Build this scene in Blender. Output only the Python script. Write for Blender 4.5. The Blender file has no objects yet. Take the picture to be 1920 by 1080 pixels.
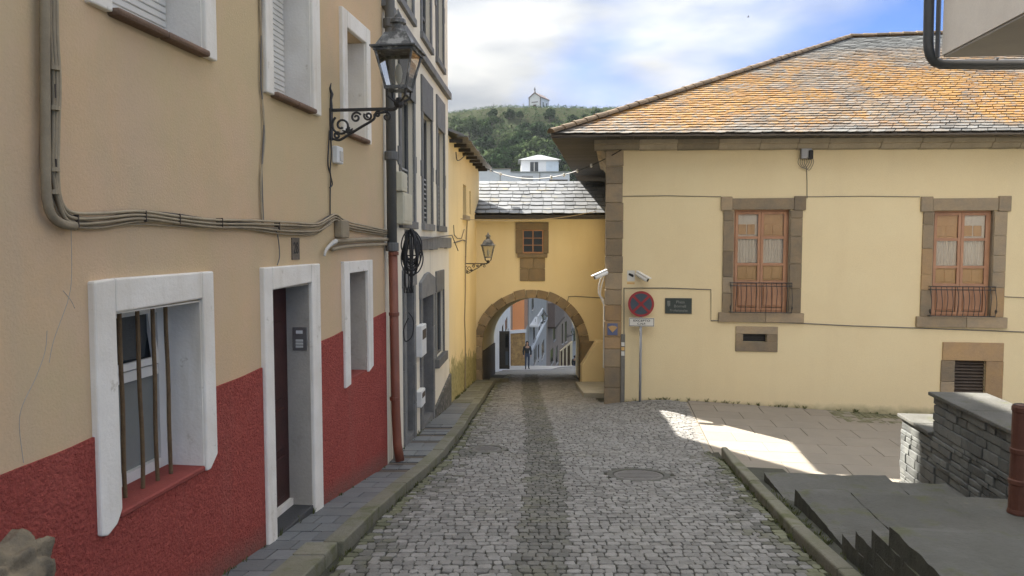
import bpy, bmesh, math, random
from mathutils import Vector, Matrix
random.seed(7)
R = random.Random(11)

# ------------------------------------------------------------------ camera, sky, sun, exposure
F, HZ = 1380.0, 455.0                      # focal length and horizon row of the 1920 px wide picture
PITCH = math.atan((540 - HZ) / F)
CP, SP = math.cos(PITCH), math.sin(PITCH)
scene = bpy.context.scene
COL = scene.collection
cam_d = bpy.data.cameras.new('camera'); cam_d.sensor_width = 36; cam_d.lens = F / 1920 * 36
cam_d.clip_start = .1; cam_d.clip_end = 3000
cam = bpy.data.objects.new('camera', cam_d); COL.objects.link(cam)
cam.rotation_euler = (math.pi / 2 - PITCH, 0, 0)
scene.camera = cam

SUN = Vector((-.672, .806, 1)).normalized()          # towards the sun: ahead and to the left
world = bpy.data.worlds.new('World'); scene.world = world; world.use_nodes = True
wn, wl = world.node_tree.nodes, world.node_tree.links
wn.clear()
wo = wn.new('ShaderNodeOutputWorld'); bg = wn.new('ShaderNodeBackground'); bg.inputs[1].default_value = .05
sky = wn.new('ShaderNodeTexSky'); sky.sky_type = 'NISHITA'; sky.sun_disc = False
sky.sun_elevation = math.asin(SUN.z); sky.sun_rotation = math.atan2(SUN.x, SUN.y)
sky.altitude = 3000; sky.air_density = .3; sky.dust_density = .05; sky.ozone_density = 5.0
tc = wn.new('ShaderNodeTexCoord')
mp = wn.new('ShaderNodeMapping'); mp.inputs['Scale'].default_value = (1.0, 1.0, 2.6); mp.inputs['Location'].default_value = (3.3, 6.4, 1.3)
wl.new(tc.outputs['Generated'], mp.inputs[0])
n1 = wn.new('ShaderNodeTexNoise'); n1.inputs['Scale'].default_value = 2.3; n1.inputs['Detail'].default_value = 9; n1.inputs['Roughness'].default_value = .5; n1.inputs['Distortion'].default_value = .25
wl.new(mp.outputs[0], n1.inputs['Vector'])
sx = wn.new('ShaderNodeSeparateXYZ'); wl.new(tc.outputs['Generated'], sx.inputs[0])
ma = wn.new('ShaderNodeMath'); ma.operation = 'MULTIPLY_ADD'; ma.inputs[1].default_value = -.40   # cloud bank thins out to the right
mn = wn.new('ShaderNodeClamp'); mn.inputs['Min'].default_value = -.1; mn.inputs['Max'].default_value = .5; wl.new(sx.outputs['X'], mn.inputs[0]); wl.new(mn.outputs[0], ma.inputs[0]); wl.new(n1.outputs['Fac'], ma.inputs[2])
cr = wn.new('ShaderNodeValToRGB'); cr.color_ramp.elements[0].position = .20; cr.color_ramp.elements[1].position = .44
wl.new(ma.outputs[0], cr.inputs[0])
n2 = wn.new('ShaderNodeTexNoise'); n2.inputs['Scale'].default_value = 3.4; n2.inputs['Detail'].default_value = 6
mp2 = wn.new('ShaderNodeMapping'); mp2.inputs['Scale'].default_value = (1, 1, 3.4); mp2.inputs['Location'].default_value = (7.3, 2.2, .35)
wl.new(tc.outputs['Generated'], mp2.inputs[0]); wl.new(mp2.outputs[0], n2.inputs['Vector'])
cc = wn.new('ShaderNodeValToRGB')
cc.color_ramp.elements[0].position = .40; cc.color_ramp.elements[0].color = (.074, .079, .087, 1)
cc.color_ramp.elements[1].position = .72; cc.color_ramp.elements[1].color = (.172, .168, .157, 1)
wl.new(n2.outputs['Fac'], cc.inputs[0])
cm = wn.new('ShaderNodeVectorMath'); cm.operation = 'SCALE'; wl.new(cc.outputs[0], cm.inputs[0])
el = wn.new('ShaderNodeMath'); el.operation = 'MULTIPLY_ADD'; el.inputs[1].default_value = 47.0; el.inputs[2].default_value = 3.6   # cloud layer: zenith brightened far past a real overcast to light the street
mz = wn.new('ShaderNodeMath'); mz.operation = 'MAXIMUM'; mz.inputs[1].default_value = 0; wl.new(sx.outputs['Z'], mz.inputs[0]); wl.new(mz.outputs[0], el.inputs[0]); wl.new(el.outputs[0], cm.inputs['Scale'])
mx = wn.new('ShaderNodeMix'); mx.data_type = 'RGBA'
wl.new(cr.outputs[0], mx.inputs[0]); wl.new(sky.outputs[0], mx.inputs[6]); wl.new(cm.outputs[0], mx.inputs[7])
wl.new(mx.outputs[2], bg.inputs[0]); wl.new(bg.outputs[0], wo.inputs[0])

sd = bpy.data.lights.new('sun', 'SUN'); sd.energy = 2.0; sd.angle = math.radians(.55); sd.color = (1, .94, .84)
so = bpy.data.objects.new('sun', sd); COL.objects.link(so); so.location = (-30, 40, 60)
so.rotation_euler = (-SUN).to_track_quat('-Z', 'Y').to_euler()
vs = scene.view_settings; vs.view_transform = 'Standard'; vs.look = 'None'; vs.gamma = 1; vs.exposure = 3.35
scene.cycles.max_bounces = 7; scene.cycles.diffuse_bounces = 5; scene.cycles.use_denoising = True
scene.cycles.volume_bounces = 0; scene.cycles.transparent_max_bounces = 12

# ------------------------------------------------------------------ placing helpers
def ray(px, py):
    u, v = (px - 960) / F, (540 - py) / F
    return Vector((u, CP + v * SP, -SP + v * CP))
def at(px, py, y_): r_ = ray(px, py); return r_ * (y_ / r_.y)
class Wall:
    """A vertical plane: s runs along it (to the right seen from its front), z up, o out of its face."""
    def __init__(w, x, y, dx, dy):
        l = math.hypot(dx, dy); w.O = Vector((x, y, 0)); w.D = Vector((dx / l, dy / l, 0)); w.N = Vector((w.D.y, -w.D.x, 0))
    def hit(w, px, py, o=0):
        r = ray(px, py); t = ((w.O + w.N * o).dot(w.N)) / r.dot(w.N); return r * t
    def uv(w, px, py, o=0):
        p = w.hit(px, py, o); return ((p - w.O).dot(w.D), p.z)
    def s(w, px, py=455, o=0): return w.uv(px, py, o)[0]
    def z(w, px, py, o=0): return w.uv(px, py, o)[1]
    def P(w, s, z, o=0): return w.O + w.D * s + w.N * o + Vector((0, 0, z))
    def perp(w, s, px, py):
        """offset and height where the sight line meets the plane standing across the wall at s"""
        r = ray(px, py); c = w.O + w.D * s; t = c.dot(w.D) / r.dot(w.D); p = r * t
        return (p - w.O).dot(w.N), p.z
def lerp(a, b, t): return a + (b - a) * t
def interp(xs, ys, x):
    if x <= xs[0]: return ys[0] + (ys[1] - ys[0]) / (xs[1] - xs[0]) * (x - xs[0])
    for i in range(len(xs) - 1):
        if x <= xs[i + 1]: return lerp(ys[i], ys[i + 1], (x - xs[i]) / (xs[i + 1] - xs[i]))
    return ys[-1] + (ys[-1] - ys[-2]) / (xs[-1] - xs[-2]) * (x - xs[-1])
def sm(a, b, x):
    t = min(1, max(0, (x - a) / (b - a))); return t * t * (3 - 2 * t)
GY = [0, 5.77, 7.86, 10.1, 14.15, 16.46, 23.1, 30, 38, 45, 48, 56, 70, 120]
GZ = [-2.2, -2.68, -2.87, -3.13, -3.46, -3.70, -4.33, -5.25, -6.55, -7.72, -8.0, -9.9, -13.2, -20]
def walkz(y): return interp(GY, GZ, y)
def plazaz(x, y): return -3.66 - .042 * (x - 4)
def roadz(x, y):
    z = walkz(y) - .12
    w = sm(1.2, 3.5, x) * sm(10.8, 12.9, y) * (1 - sm(16.6, 18.5, y))
    return lerp(z, min(plazaz(max(x, 3.6), y), -3.6), w)
def gh(px, py, fn):
    r = ray(px, py); t = 3.0
    for i in range(60):
        p = r * t; t += (fn(p.x, p.y) - p.z) / (r.z - .09) * .8
    return r * t

# ------------------------------------------------------------------ materials
MATS = {}
def mat(name, c1, c2=None, scale=3, rough=.85, bump=.25, bscale=60, var=0, fine=.14, metal=0, spec=.4, mid=.5, wid=.22, stain=None):
    if name in MATS: return MATS[name]
    m = bpy.data.materials.new(name); m.use_nodes = True; MATS[name] = m
    nt = m.node_tree; N, L = nt.nodes, nt.links
    b = N['Principled BSDF']; b.inputs['Roughness'].default_value = rough; b.inputs['Metallic'].default_value = metal
    b.inputs['Specular IOR Level'].default_value = spec
    c2 = c2 or tuple(x * .8 for x in c1)
    g = N.new('ShaderNodeNewGeometry')
    def noise(sc, det=5, ro=.55, vec=None):
        n = N.new('ShaderNodeTexNoise'); n.inputs['Scale'].default_value = sc; n.inputs['Detail'].default_value = det; n.inputs['Roughness'].default_value = ro
        L.new(vec or g.outputs['Position'], n.inputs['Vector']); return n.outputs['Fac']
    def ramp(src, a, bb, ca=(0, 0, 0, 1), cb=(1, 1, 1, 1)):
        r = N.new('ShaderNodeValToRGB'); r.color_ramp.elements[0].position = max(0, a); r.color_ramp.elements[1].position = min(1, bb)
        r.color_ramp.elements[0].color = ca; r.color_ramp.elements[1].color = cb; L.new(src, r.inputs[0]); return r.outputs[0]
    def mix(f, a, c, blend='MIX'):
        x = N.new('ShaderNodeMix'); x.data_type = 'RGBA'; x.blend_type = blend
        if isinstance(f, float): x.inputs[0].default_value = f
        else: L.new(f, x.inputs[0])
        for i, q in ((6, a), (7, c)):
            if isinstance(q, tuple): x.inputs[i].default_value = q if len(q) == 4 else q + (1,)
            else: L.new(q, x.inputs[i])
        return x.outputs[2]
    def math_(op, a, c):
        x = N.new('ShaderNodeMath'); x.operation = op
        for i, q in ((0, a), (1, c)):
            if isinstance(q, (int, float)): x.inputs[i].default_value = q
            else: L.new(q, x.inputs[i])
        return x.outputs[0]
    col = mix(ramp(noise(scale), mid - wid, mid + wid), c1 + (1,), c2 + (1,))
    if var:
        oi = N.new('ShaderNodeObjectInfo')
        rnd = math_('FRACT', math_('ADD', oi.outputs['Random'], g.outputs['Random Per Island']), 0)
        f = math_('ADD', math_('MULTIPLY', rnd, 2 * var), 1 - var)
        v = N.new('ShaderNodeVectorMath'); v.operation = 'SCALE'; L.new(col, v.inputs[0]); L.new(f, v.inputs['Scale']); col = v.outputs[0]
        m['rnd'] = 1
    else: rnd = None
    if fine:
        f = math_('ADD', math_('MULTIPLY', noise(bscale * .6, 6, .65), fine * 2), 1 - fine)
        v = N.new('ShaderNodeVectorMath'); v.operation = 'SCALE'; L.new(col, v.inputs[0]); L.new(f, v.inputs['Scale']); col = v.outputs[0]
    if stain: col = stain(dict(N=N, L=L, g=g, noise=noise, ramp=ramp, mix=mix, math=math_, rnd=rnd, b=b), col)
    L.new(col, b.inputs['Base Color'])
    if bump:
        bp = N.new('ShaderNodeBump'); bp.inputs['Strength'].default_value = bump; bp.inputs['Distance'].default_value = .06 if name == 'red_roughcast' else .02
        L.new(noise(bscale, 8, .6), bp.inputs['Height']); L.new(bp.outputs[0], b.inputs['Normal'])
    return m

def stretch(k, s=(1, 1, .12)):
    mpn = k['N'].new('ShaderNodeMapping'); mpn.inputs['Scale'].default_value = s
    k['L'].new(k['g'].outputs['Position'], mpn.inputs[0]); return mpn.outputs[0]
def streaks(col2, amt=.5, sc=2.5, lo=.52, hi=.75):
    def fn(k, col):
        f = k['ramp'](k['noise'](sc, 6, .6, stretch(k)), lo, hi)
        f = k['math']('MULTIPLY', f, amt); return k['mix'](f, col, col2)
    return fn
def patches(col2, sc=4, lo=.55, hi=.62, amt=1.0):
    def fn(k, col):
        f = k['math']('MULTIPLY', k['ramp'](k['noise'](sc, 8, .65), lo, hi), amt); return k['mix'](f, col, col2)
    return fn
def chain(*fs):
    def fn(k, col):
        for f in fs: col = f(k, col)
        return col
    return fn
def sep(k):
    s = k['N'].new('ShaderNodeSeparateXYZ'); k['L'].new(k['g'].outputs['Position'], s.inputs[0]); return s.outputs
def footmoss(col2, slope=-.0945, z0=-2.08, height=.9):
    """moss that grows up from the sloping ground at a wall's foot, ragged edge"""
    def fn(k, col):
        o = sep(k); base = k['math']('ADD', k['math']('MULTIPLY', o['Y'], slope), z0)
        h = k['math']('SUBTRACT', o['Z'], base)
        e = k['math']('ADD', h, k['math']('MULTIPLY', k['noise'](3.0, 7, .65), -height * 1.5))
        f = k['ramp'](e, 0, .18, (1, 1, 1, 1), (0, 0, 0, 1))
        f = k['math']('MULTIPLY', f, k['math']('ADD', k['math']('MULTIPLY', k['noise'](9, 5), .9), .25))
        return k['mix'](f, col, col2)
    return fn

OCHRE = mat('ochre_plaster', (.62, .43, .25), (.56, .40, .25), 1.0, .9, .26, 60, fine=.10, stain=chain(streaks((.47, .385, .28), .6, 1.7, .45, .75), patches((.50, .385, .26), 1.6, .52, .7, .5), patches((.54, .43, .25), .35, .42, .58, .8), patches((.62, .44, .30), .6, .5, .66, .6), patches((.64, .45, .28), .9, .5, .75, .5)))
RED = mat('red_roughcast', (.50, .105, .08), (.36, .065, .05), 38, .95, 1.0, 42, fine=.45, stain=chain(patches((.27, .04, .032), 24, .54, .66, .8), patches((.55, .13, .10), 3, .5, .75, .5), streaks((.36, .14, .11), .4, 2, .55, .8), footmoss((.26, .11, .085), -.0945, -2.13, .08)))
REDSILL = mat('red_painted_sill', (.27, .055, .043), (.21, .045, .035), 6, .8, .3, 40)
WHITE = mat('white_painted_plaster', (.80, .765, .70), (.73, .69, .62), 3, .8, .25, 40, fine=.08, stain=chain(patches((.45, .40, .32), 7, .63, .68, .6), patches((.66, .61, .53), 1.5, .48, .7, .7), streaks((.52, .46, .36), .6, 5, .56, .8)))
GREYPLASTER = mat('grey_plaster_reveal', (.46, .42, .36), (.37, .34, .29), 2.5, .9, .25, 45, stain=chain(streaks((.26, .24, .20), .6, 4), patches((.30, .27, .22), 5, .6, .7, .6)))
WHITEWOOD = mat('white_window_paint', (.72, .71, .68), (.62, .61, .58), 6, .55, .08, 40, fine=.05)
DARKWOOD = mat('dark_red_door_wood', (.055, .016, .014), (.035, .011, .010), 5, .45, .1, 40)
IRONRUST = mat('rusty_ochre_iron', (.16, .105, .05), (.10, .06, .03), 12, .7, .4, 90, fine=.3)
IRON = mat('black_painted_iron', (.030, .030, .032), (.045, .042, .04), 12, .5, .25, 80, fine=.2)
ZINC = mat('dark_grey_gutter_metal', (.055, .06, .068), (.075, .08, .088), 4, .42, .05, 50, fine=.06)
PIPEGREY = mat('grey_green_pipe_paint', (.105, .108, .106), (.135, .135, .13), 4, .6, .15, 50, stain=streaks((.16, .15, .12), .6, 6))
COPPER = mat('brown_copper_pipe', (.235, .085, .050), (.165, .058, .036), 3, .5, .12, 50, stain=streaks((.09, .04, .03), .6, 6))
PVC = mat('pale_grey_pvc', (.52, .50, .46), (.45, .43, .39), 4, .6, .1, 50)
CABLEBEIGE = mat('painted_cable', (.34, .28, .19), (.27, .22, .15), 8, .8, .2, 60, var=.2)
CABLEBLACK = mat('black_cable', (.022, .022, .024), (.03, .03, .03), 8, .55, .1, 60)
CABLEGREY = mat('grey_cable', (.16, .15, .14), (.12, .11, .10), 8, .7, .1, 60)
GLASSDARK = mat('dark_window_glass', (.022, .028, .032), (.03, .036, .04), 1.5, .06, .02, 3, fine=0, spec=.9)
CREAM = mat('cream_plaster', (.78, .72, .59), (.73, .665, .535), 1.3, .9, .18, 70, fine=.06, stain=chain(streaks((.50, .455, .37), .6, 2.4), patches((.73, .67, .54), 1.2, .5, .7, .5)))
DARKSTONE = mat('dark_slate_stone', (.135, .138, .138), (.19, .188, .18), 5, .75, .5, 30, var=.18, fine=.2)
RUBBLE = mat('dark_rubble', (.09, .088, .08), (.19, .18, .16), 9, .9, 1.0, 22, fine=.4, mid=.55, wid=.08)
YELLOW = mat('yellow_plaster', (.80, .655, .375), (.76, .62, .35), 1.2, .9, .15, 70, fine=.05, stain=chain(streaks((.66, .53, .29), .5, 2.2), footmoss((.13, .14, .03), height=1.0)))
YELLOWARCH = mat('mustard_plaster', (.80, .69, .45), (.77, .655, .42), .9, .9, .15, 70, fine=.05, stain=streaks((.70, .57, .33), .45, 1.8))
MANSION = mat('straw_yellow_plaster', (.71, .59, .365), (.68, .56, .345), .6, .9, .35, 60, fine=.08, stain=chain(patches((.72, .615, .39), .8, .45, .7, .6), streaks((.64, .52, .32), .4, 1.6), footmoss((.20, .19, .11), 0, -3.97, .22)))
SANDSTONE = mat('brown_sandstone', (.30, .225, .14), (.21, .175, .13), 3.2, .88, .6, 35, var=.30, fine=.2)
SANDSTONE2 = mat('orange_sandstone', (.35, .23, .115), (.29, .20, .12), 4, .88, .5, 35, var=.22, fine=.2)
GREYSTONE = mat('grey_cornice_stone', (.35, .295, .21), (.27, .23, .17), 3, .9, .5, 30, var=.22, fine=.2)
def lichen(k, col):
    o = sep(k)
    big = k['ramp'](k['noise'](.45, 4, .6), .42, .62)
    fr = k['ramp'](k['noise'](7.5, 8, .8), .42, .52)
    r = k['ramp'](k['rnd'], .0, .45)
    hgt = k['math']('MULTIPLY', k['math']('SUBTRACT', 5.9, o['Z']), .55)
    hgt = k['ramp'](hgt, .05, .9)
    low = k['ramp'](k['math']('SUBTRACT', o['Z'], 2.42), .0, .35)
    f = k['math']('MULTIPLY', k['math']('MULTIPLY', k['math']('ADD', k['math']('MULTIPLY', big, .78), .22), fr), k['math']('MULTIPLY', k['math']('ADD', k['math']('MULTIPLY', r, .38), .62), hgt))
    f = k['math']('MULTIPLY', f, k['math']('ADD', k['math']('MULTIPLY', low, .8), .2))
    f = k['math']('MINIMUM', k['math']('MULTIPLY', f, 2.3), .96)
    oc = k['mix'](k['ramp'](k['noise'](2.2, 5), .35, .65), (.31, .165, .03, 1), (.235, .11, .02, 1))
    return k['mix'](f, col, oc)
SLATE = mat('lichen_slate', (.10, .106, .106), (.15, .153, .15), 5, .65, .5, 30, var=.35, fine=.25, stain=lichen)
def lich2(k, col):
    f = k['math']('MULTIPLY', k['ramp'](k['noise'](1.6, 6, .7), .56, .66), k['ramp'](k['noise'](9, 6, .7), .42, .6))
    return k['mix'](k['math']('MULTIPLY', f, .7), col, (.28, .22, .07, 1))
SLATE2 = mat('silver_slate', (.12, .128, .138), (.165, .17, .178), 4, .45, .4, 25, var=.25, fine=.2, spec=.35, stain=lich2)
RIDGE = mat('ridge_tile', (.16, .115, .075), (.22, .16, .10), 4, .9, .6, 30, var=.3, fine=.3)
SOFFIT = mat('dark_soffit_wood', (.045, .042, .04), (.06, .055, .05), 3, .85, .3, 30, var=.2)
COBBLE = mat('grey_cobble', (.25, .244, .232), (.185, .18, .17), 9, .72, .8, 55, var=.24, fine=.3, stain=chain(patches((.17, .165, .13), 1.1, .56, .72, .5), patches((.30, .295, .285), .8, .52, .7, .5)))
COBBLED = mat('dark_cobble', (.155, .152, .14), (.112, .11, .098), 9, .78, .6, 55, var=.3, fine=.3, stain=patches((.13, .13, .08), 2, .5, .66, .6))
COBBLEM = mat('mossy_cobble', (.15, .15, .105), (.115, .12, .07), 6, .85, .6, 55, var=.3, fine=.3)
MORTAR = mat('dark_joint_sand', (.055, .053, .043), (.045, .046, .03), 4, .95, .6, 70, fine=.3)
FARCOBBLE = mat('far_cobble', (.19, .185, .175), (.125, .122, .115), 14, .8, .8, 16, fine=.3)
PAVEGREY = mat('blue_grey_slate_tile', (.125, .135, .145), (.155, .16, .16), 4, .7, .35, 40, var=.18, fine=.15)
PAVEBROWN = mat('brown_grooved_tile', (.085, .07, .058), (.11, .09, .075), 5, .85, .5, 40, var=.12)
KERBM = mat('mossy_kerb_stone', (.20, .19, .155), (.15, .148, .10), 2.5, .9, .7, 40, var=.15, fine=.25, stain=patches((.085, .095, .03), 3, .52, .66, .7))
PLAZA = mat('pinkish_granite_slab', (.285, .25, .205), (.255, .225, .185), 3, .85, .35, 120, var=.05, fine=.22, stain=streaks((.27, .23, .185), .4, 2))
PLAZAM = mat('mossy_plaza_setts', (.19, .18, .115), (.14, .14, .07), 4, .9, .6, 50, var=.2, fine=.3)
STEPS = mat('dark_slate_step', (.118, .116, .108), (.088, .088, .076), 1.6, .92, .8, 30, var=.12, fine=.2, stain=chain(patches((.165, .162, .155), 1.2, .5, .72, .6), patches((.09, .095, .045), 2.6, .55, .66, .7), patches((.24, .21, .10), 9, .66, .72, .5)))
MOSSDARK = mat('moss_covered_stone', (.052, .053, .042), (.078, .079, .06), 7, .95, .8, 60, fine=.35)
SCHIST = mat('grey_schist', (.10, .107, .107), (.15, .155, .148), 4, .8, .7, 30, var=.30, fine=.25)
RUSTPOST = mat('rust_brown_post', (.13, .05, .032), (.085, .032, .022), 5, .6, .3, 50, stain=streaks((.20, .12, .08), .5, 6))
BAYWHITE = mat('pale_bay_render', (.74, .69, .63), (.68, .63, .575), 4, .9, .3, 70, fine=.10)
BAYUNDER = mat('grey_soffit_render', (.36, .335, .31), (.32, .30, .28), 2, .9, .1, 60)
BROWNWOOD = mat('reddish_window_wood', (.42, .225, .13), (.32, .165, .095), 3, .55, .15, 40, stain=streaks((.45, .28, .19), .5, 14))
SHUTTERWOOD = mat('orange_shutter_wood', (.78, .50, .27), (.68, .42, .22), 3, .6, .15, 40, stain=streaks((.50, .30, .15), .5, 10))
CURTAIN = mat('pale_curtain', (.86, .78, .68), (.80, .70, .60), 2, .9, .1, 30, stain=streaks((.62, .50, .40), .6, 12))
LOUVRE = mat('brown_louvre', (.085, .065, .05), (.06, .045, .036), 5, .7, .2, 40)
SIGNRED = mat('sign_red', (.30, .035, .040), (.26, .03, .036), 5, .45, .03, 40, fine=.05)
SIGNBLUE = mat('sign_faded_blue', (.055, .075, .10), (.05, .068, .09), 5, .45, .03, 40, fine=.05)
SIGNWHITE = mat('sign_white', (.62, .61, .57), (.58, .57, .53), 5, .5, .03, 40, fine=.04)
BLACKPAINT = mat('black_lettering', (.02, .02, .022), None, 5, .6, 0, 40, fine=0)
GALV = mat('galvanised_pole', (.30, .31, .33), (.25, .26, .28), 6, .5, .1, 40, fine=.1, metal=.3)
PLAQUE = mat('dark_green_slate_plaque', (.035, .045, .042), (.045, .055, .05), 5, .6, .15, 40)
LETTER = mat('worn_grey_lettering', (.22, .23, .21), (.12, .13, .12), 14, .7, 0, 40)
TILEBLUE = mat('blue_tile', (.10, .125, .23), (.12, .14, .24), 5, .35, .05, 40)
SHELLY = mat('shell_yellow', (.62, .40, .16), (.55, .33, .12), 5, .4, 0, 40)
WHITEPLASTIC = mat('white_plastic', (.74, .74, .72), (.68, .68, .66), 5, .4, .03, 40, fine=.03)
STEEL = mat('brushed_steel', (.30, .29, .275), (.25, .24, .23), 8, .4, .05, 60, metal=.6)
FARWHITE = mat('far_white_render', (.66, .68, .70), (.58, .60, .63), .8, .9, .05, 40, fine=.05)
FARGREY = mat('far_grey_render', (.36, .36, .35), (.29, .29, .285), .8, .9, .05, 40, fine=.05)
FARBROWN = mat('far_brown_render', (.27, .22, .18), (.22, .18, .15), .8, .9, .05, 40, fine=.05)
FARCREAM = mat('far_cream_render', (.60, .50, .32), (.54, .44, .28), .8, .9, .05, 40, fine=.05)
ORANGE = mat('sunlit_orange_render', (.72, .31, .13), (.66, .28, .12), .8, .9, .05, 40, fine=.05)  # sunlit tone of the house front put into the colour
GOLDSTONE = mat('golden_rubble', (.42, .27, .11), (.20, .13, .06), 5, .9, .5, 20, fine=.3)
SLATEFAR = mat('far_slate_roof', (.22, .235, .25), (.18, .19, .20), 2, .6, .2, 10, fine=.1)
HILLG = mat('hillside_grass', (.024, .033, .014), (.036, .039, .018), .12, 1, .3, 3, fine=.3, spec=.02, stain=patches((.075, .065, .038), .25, .55, .7, .6))
VALLEY = mat('valley_ground', (.10, .105, .07), (.13, .125, .09), .05, .95, .2, 2, fine=.2)
BARK = mat('tree_bark', (.07, .055, .04), None, 2, .9, .3, 10)
LEAF = [mat('leaf_dark', (.018, .040, .012), (.028, .056, .016), .5, 1, 0, 5, fine=.25, var=.3, spec=.05), mat('leaf_mid', (.034, .066, .017), (.048, .082, .022), .5, 1, 0, 5, fine=.25, var=.3, spec=.05), mat('leaf_pale', (.055, .085, .030), (.072, .102, .038), .5, 1, 0, 5, fine=.25, var=.3, spec=.05)]
SKIN = mat('skin', (.45, .28, .20), None, 5, .6, 0, 40)
HAIR = mat('dark_hair', (.02, .014, .012), None, 5, .6, .2, 60)
JACKET = mat('dark_jacket', (.030, .036, .040), (.04, .045, .05), 6, .9, .2, 40)
JEANS = mat('blue_jeans', (.05, .065, .10), (.065, .08, .12), 6, .9, .2, 40)
BOOTS = mat('black_boots', (.015, .014, .014), None, 6, .5, 0, 40)
def thin_glass(name, tint, refl=1.0):
    m = bpy.data.materials.new(name); m.use_nodes = True; N, L = m.node_tree.nodes, m.node_tree.links; N.clear()
    o = N.new('ShaderNodeOutputMaterial'); t = N.new('ShaderNodeBsdfTransparent'); t.inputs[0].default_value = tint + (1,)
    g = N.new('ShaderNodeBsdfGlossy'); g.inputs['Roughness'].default_value = .04; fr = N.new('ShaderNodeFresnel'); fr.inputs[0].default_value = 1.5
    mm = N.new('ShaderNodeMath'); mm.operation = 'MULTIPLY'; mm.inputs[1].default_value = refl; L.new(fr.outputs[0], mm.inputs[0])
    mx = N.new('ShaderNodeMixShader'); L.new(mm.outputs[0], mx.inputs[0]); L.new(t.outputs[0], mx.inputs[1]); L.new(g.outputs[0], mx.inputs[2]); L.new(mx.outputs[0], o.inputs[0]); return m
PANE = thin_glass('clear_pane', (.95, .96, .96)); LAMPGLASS = thin_glass('lantern_pane', (.86, .87, .86), 1.3)

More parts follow.
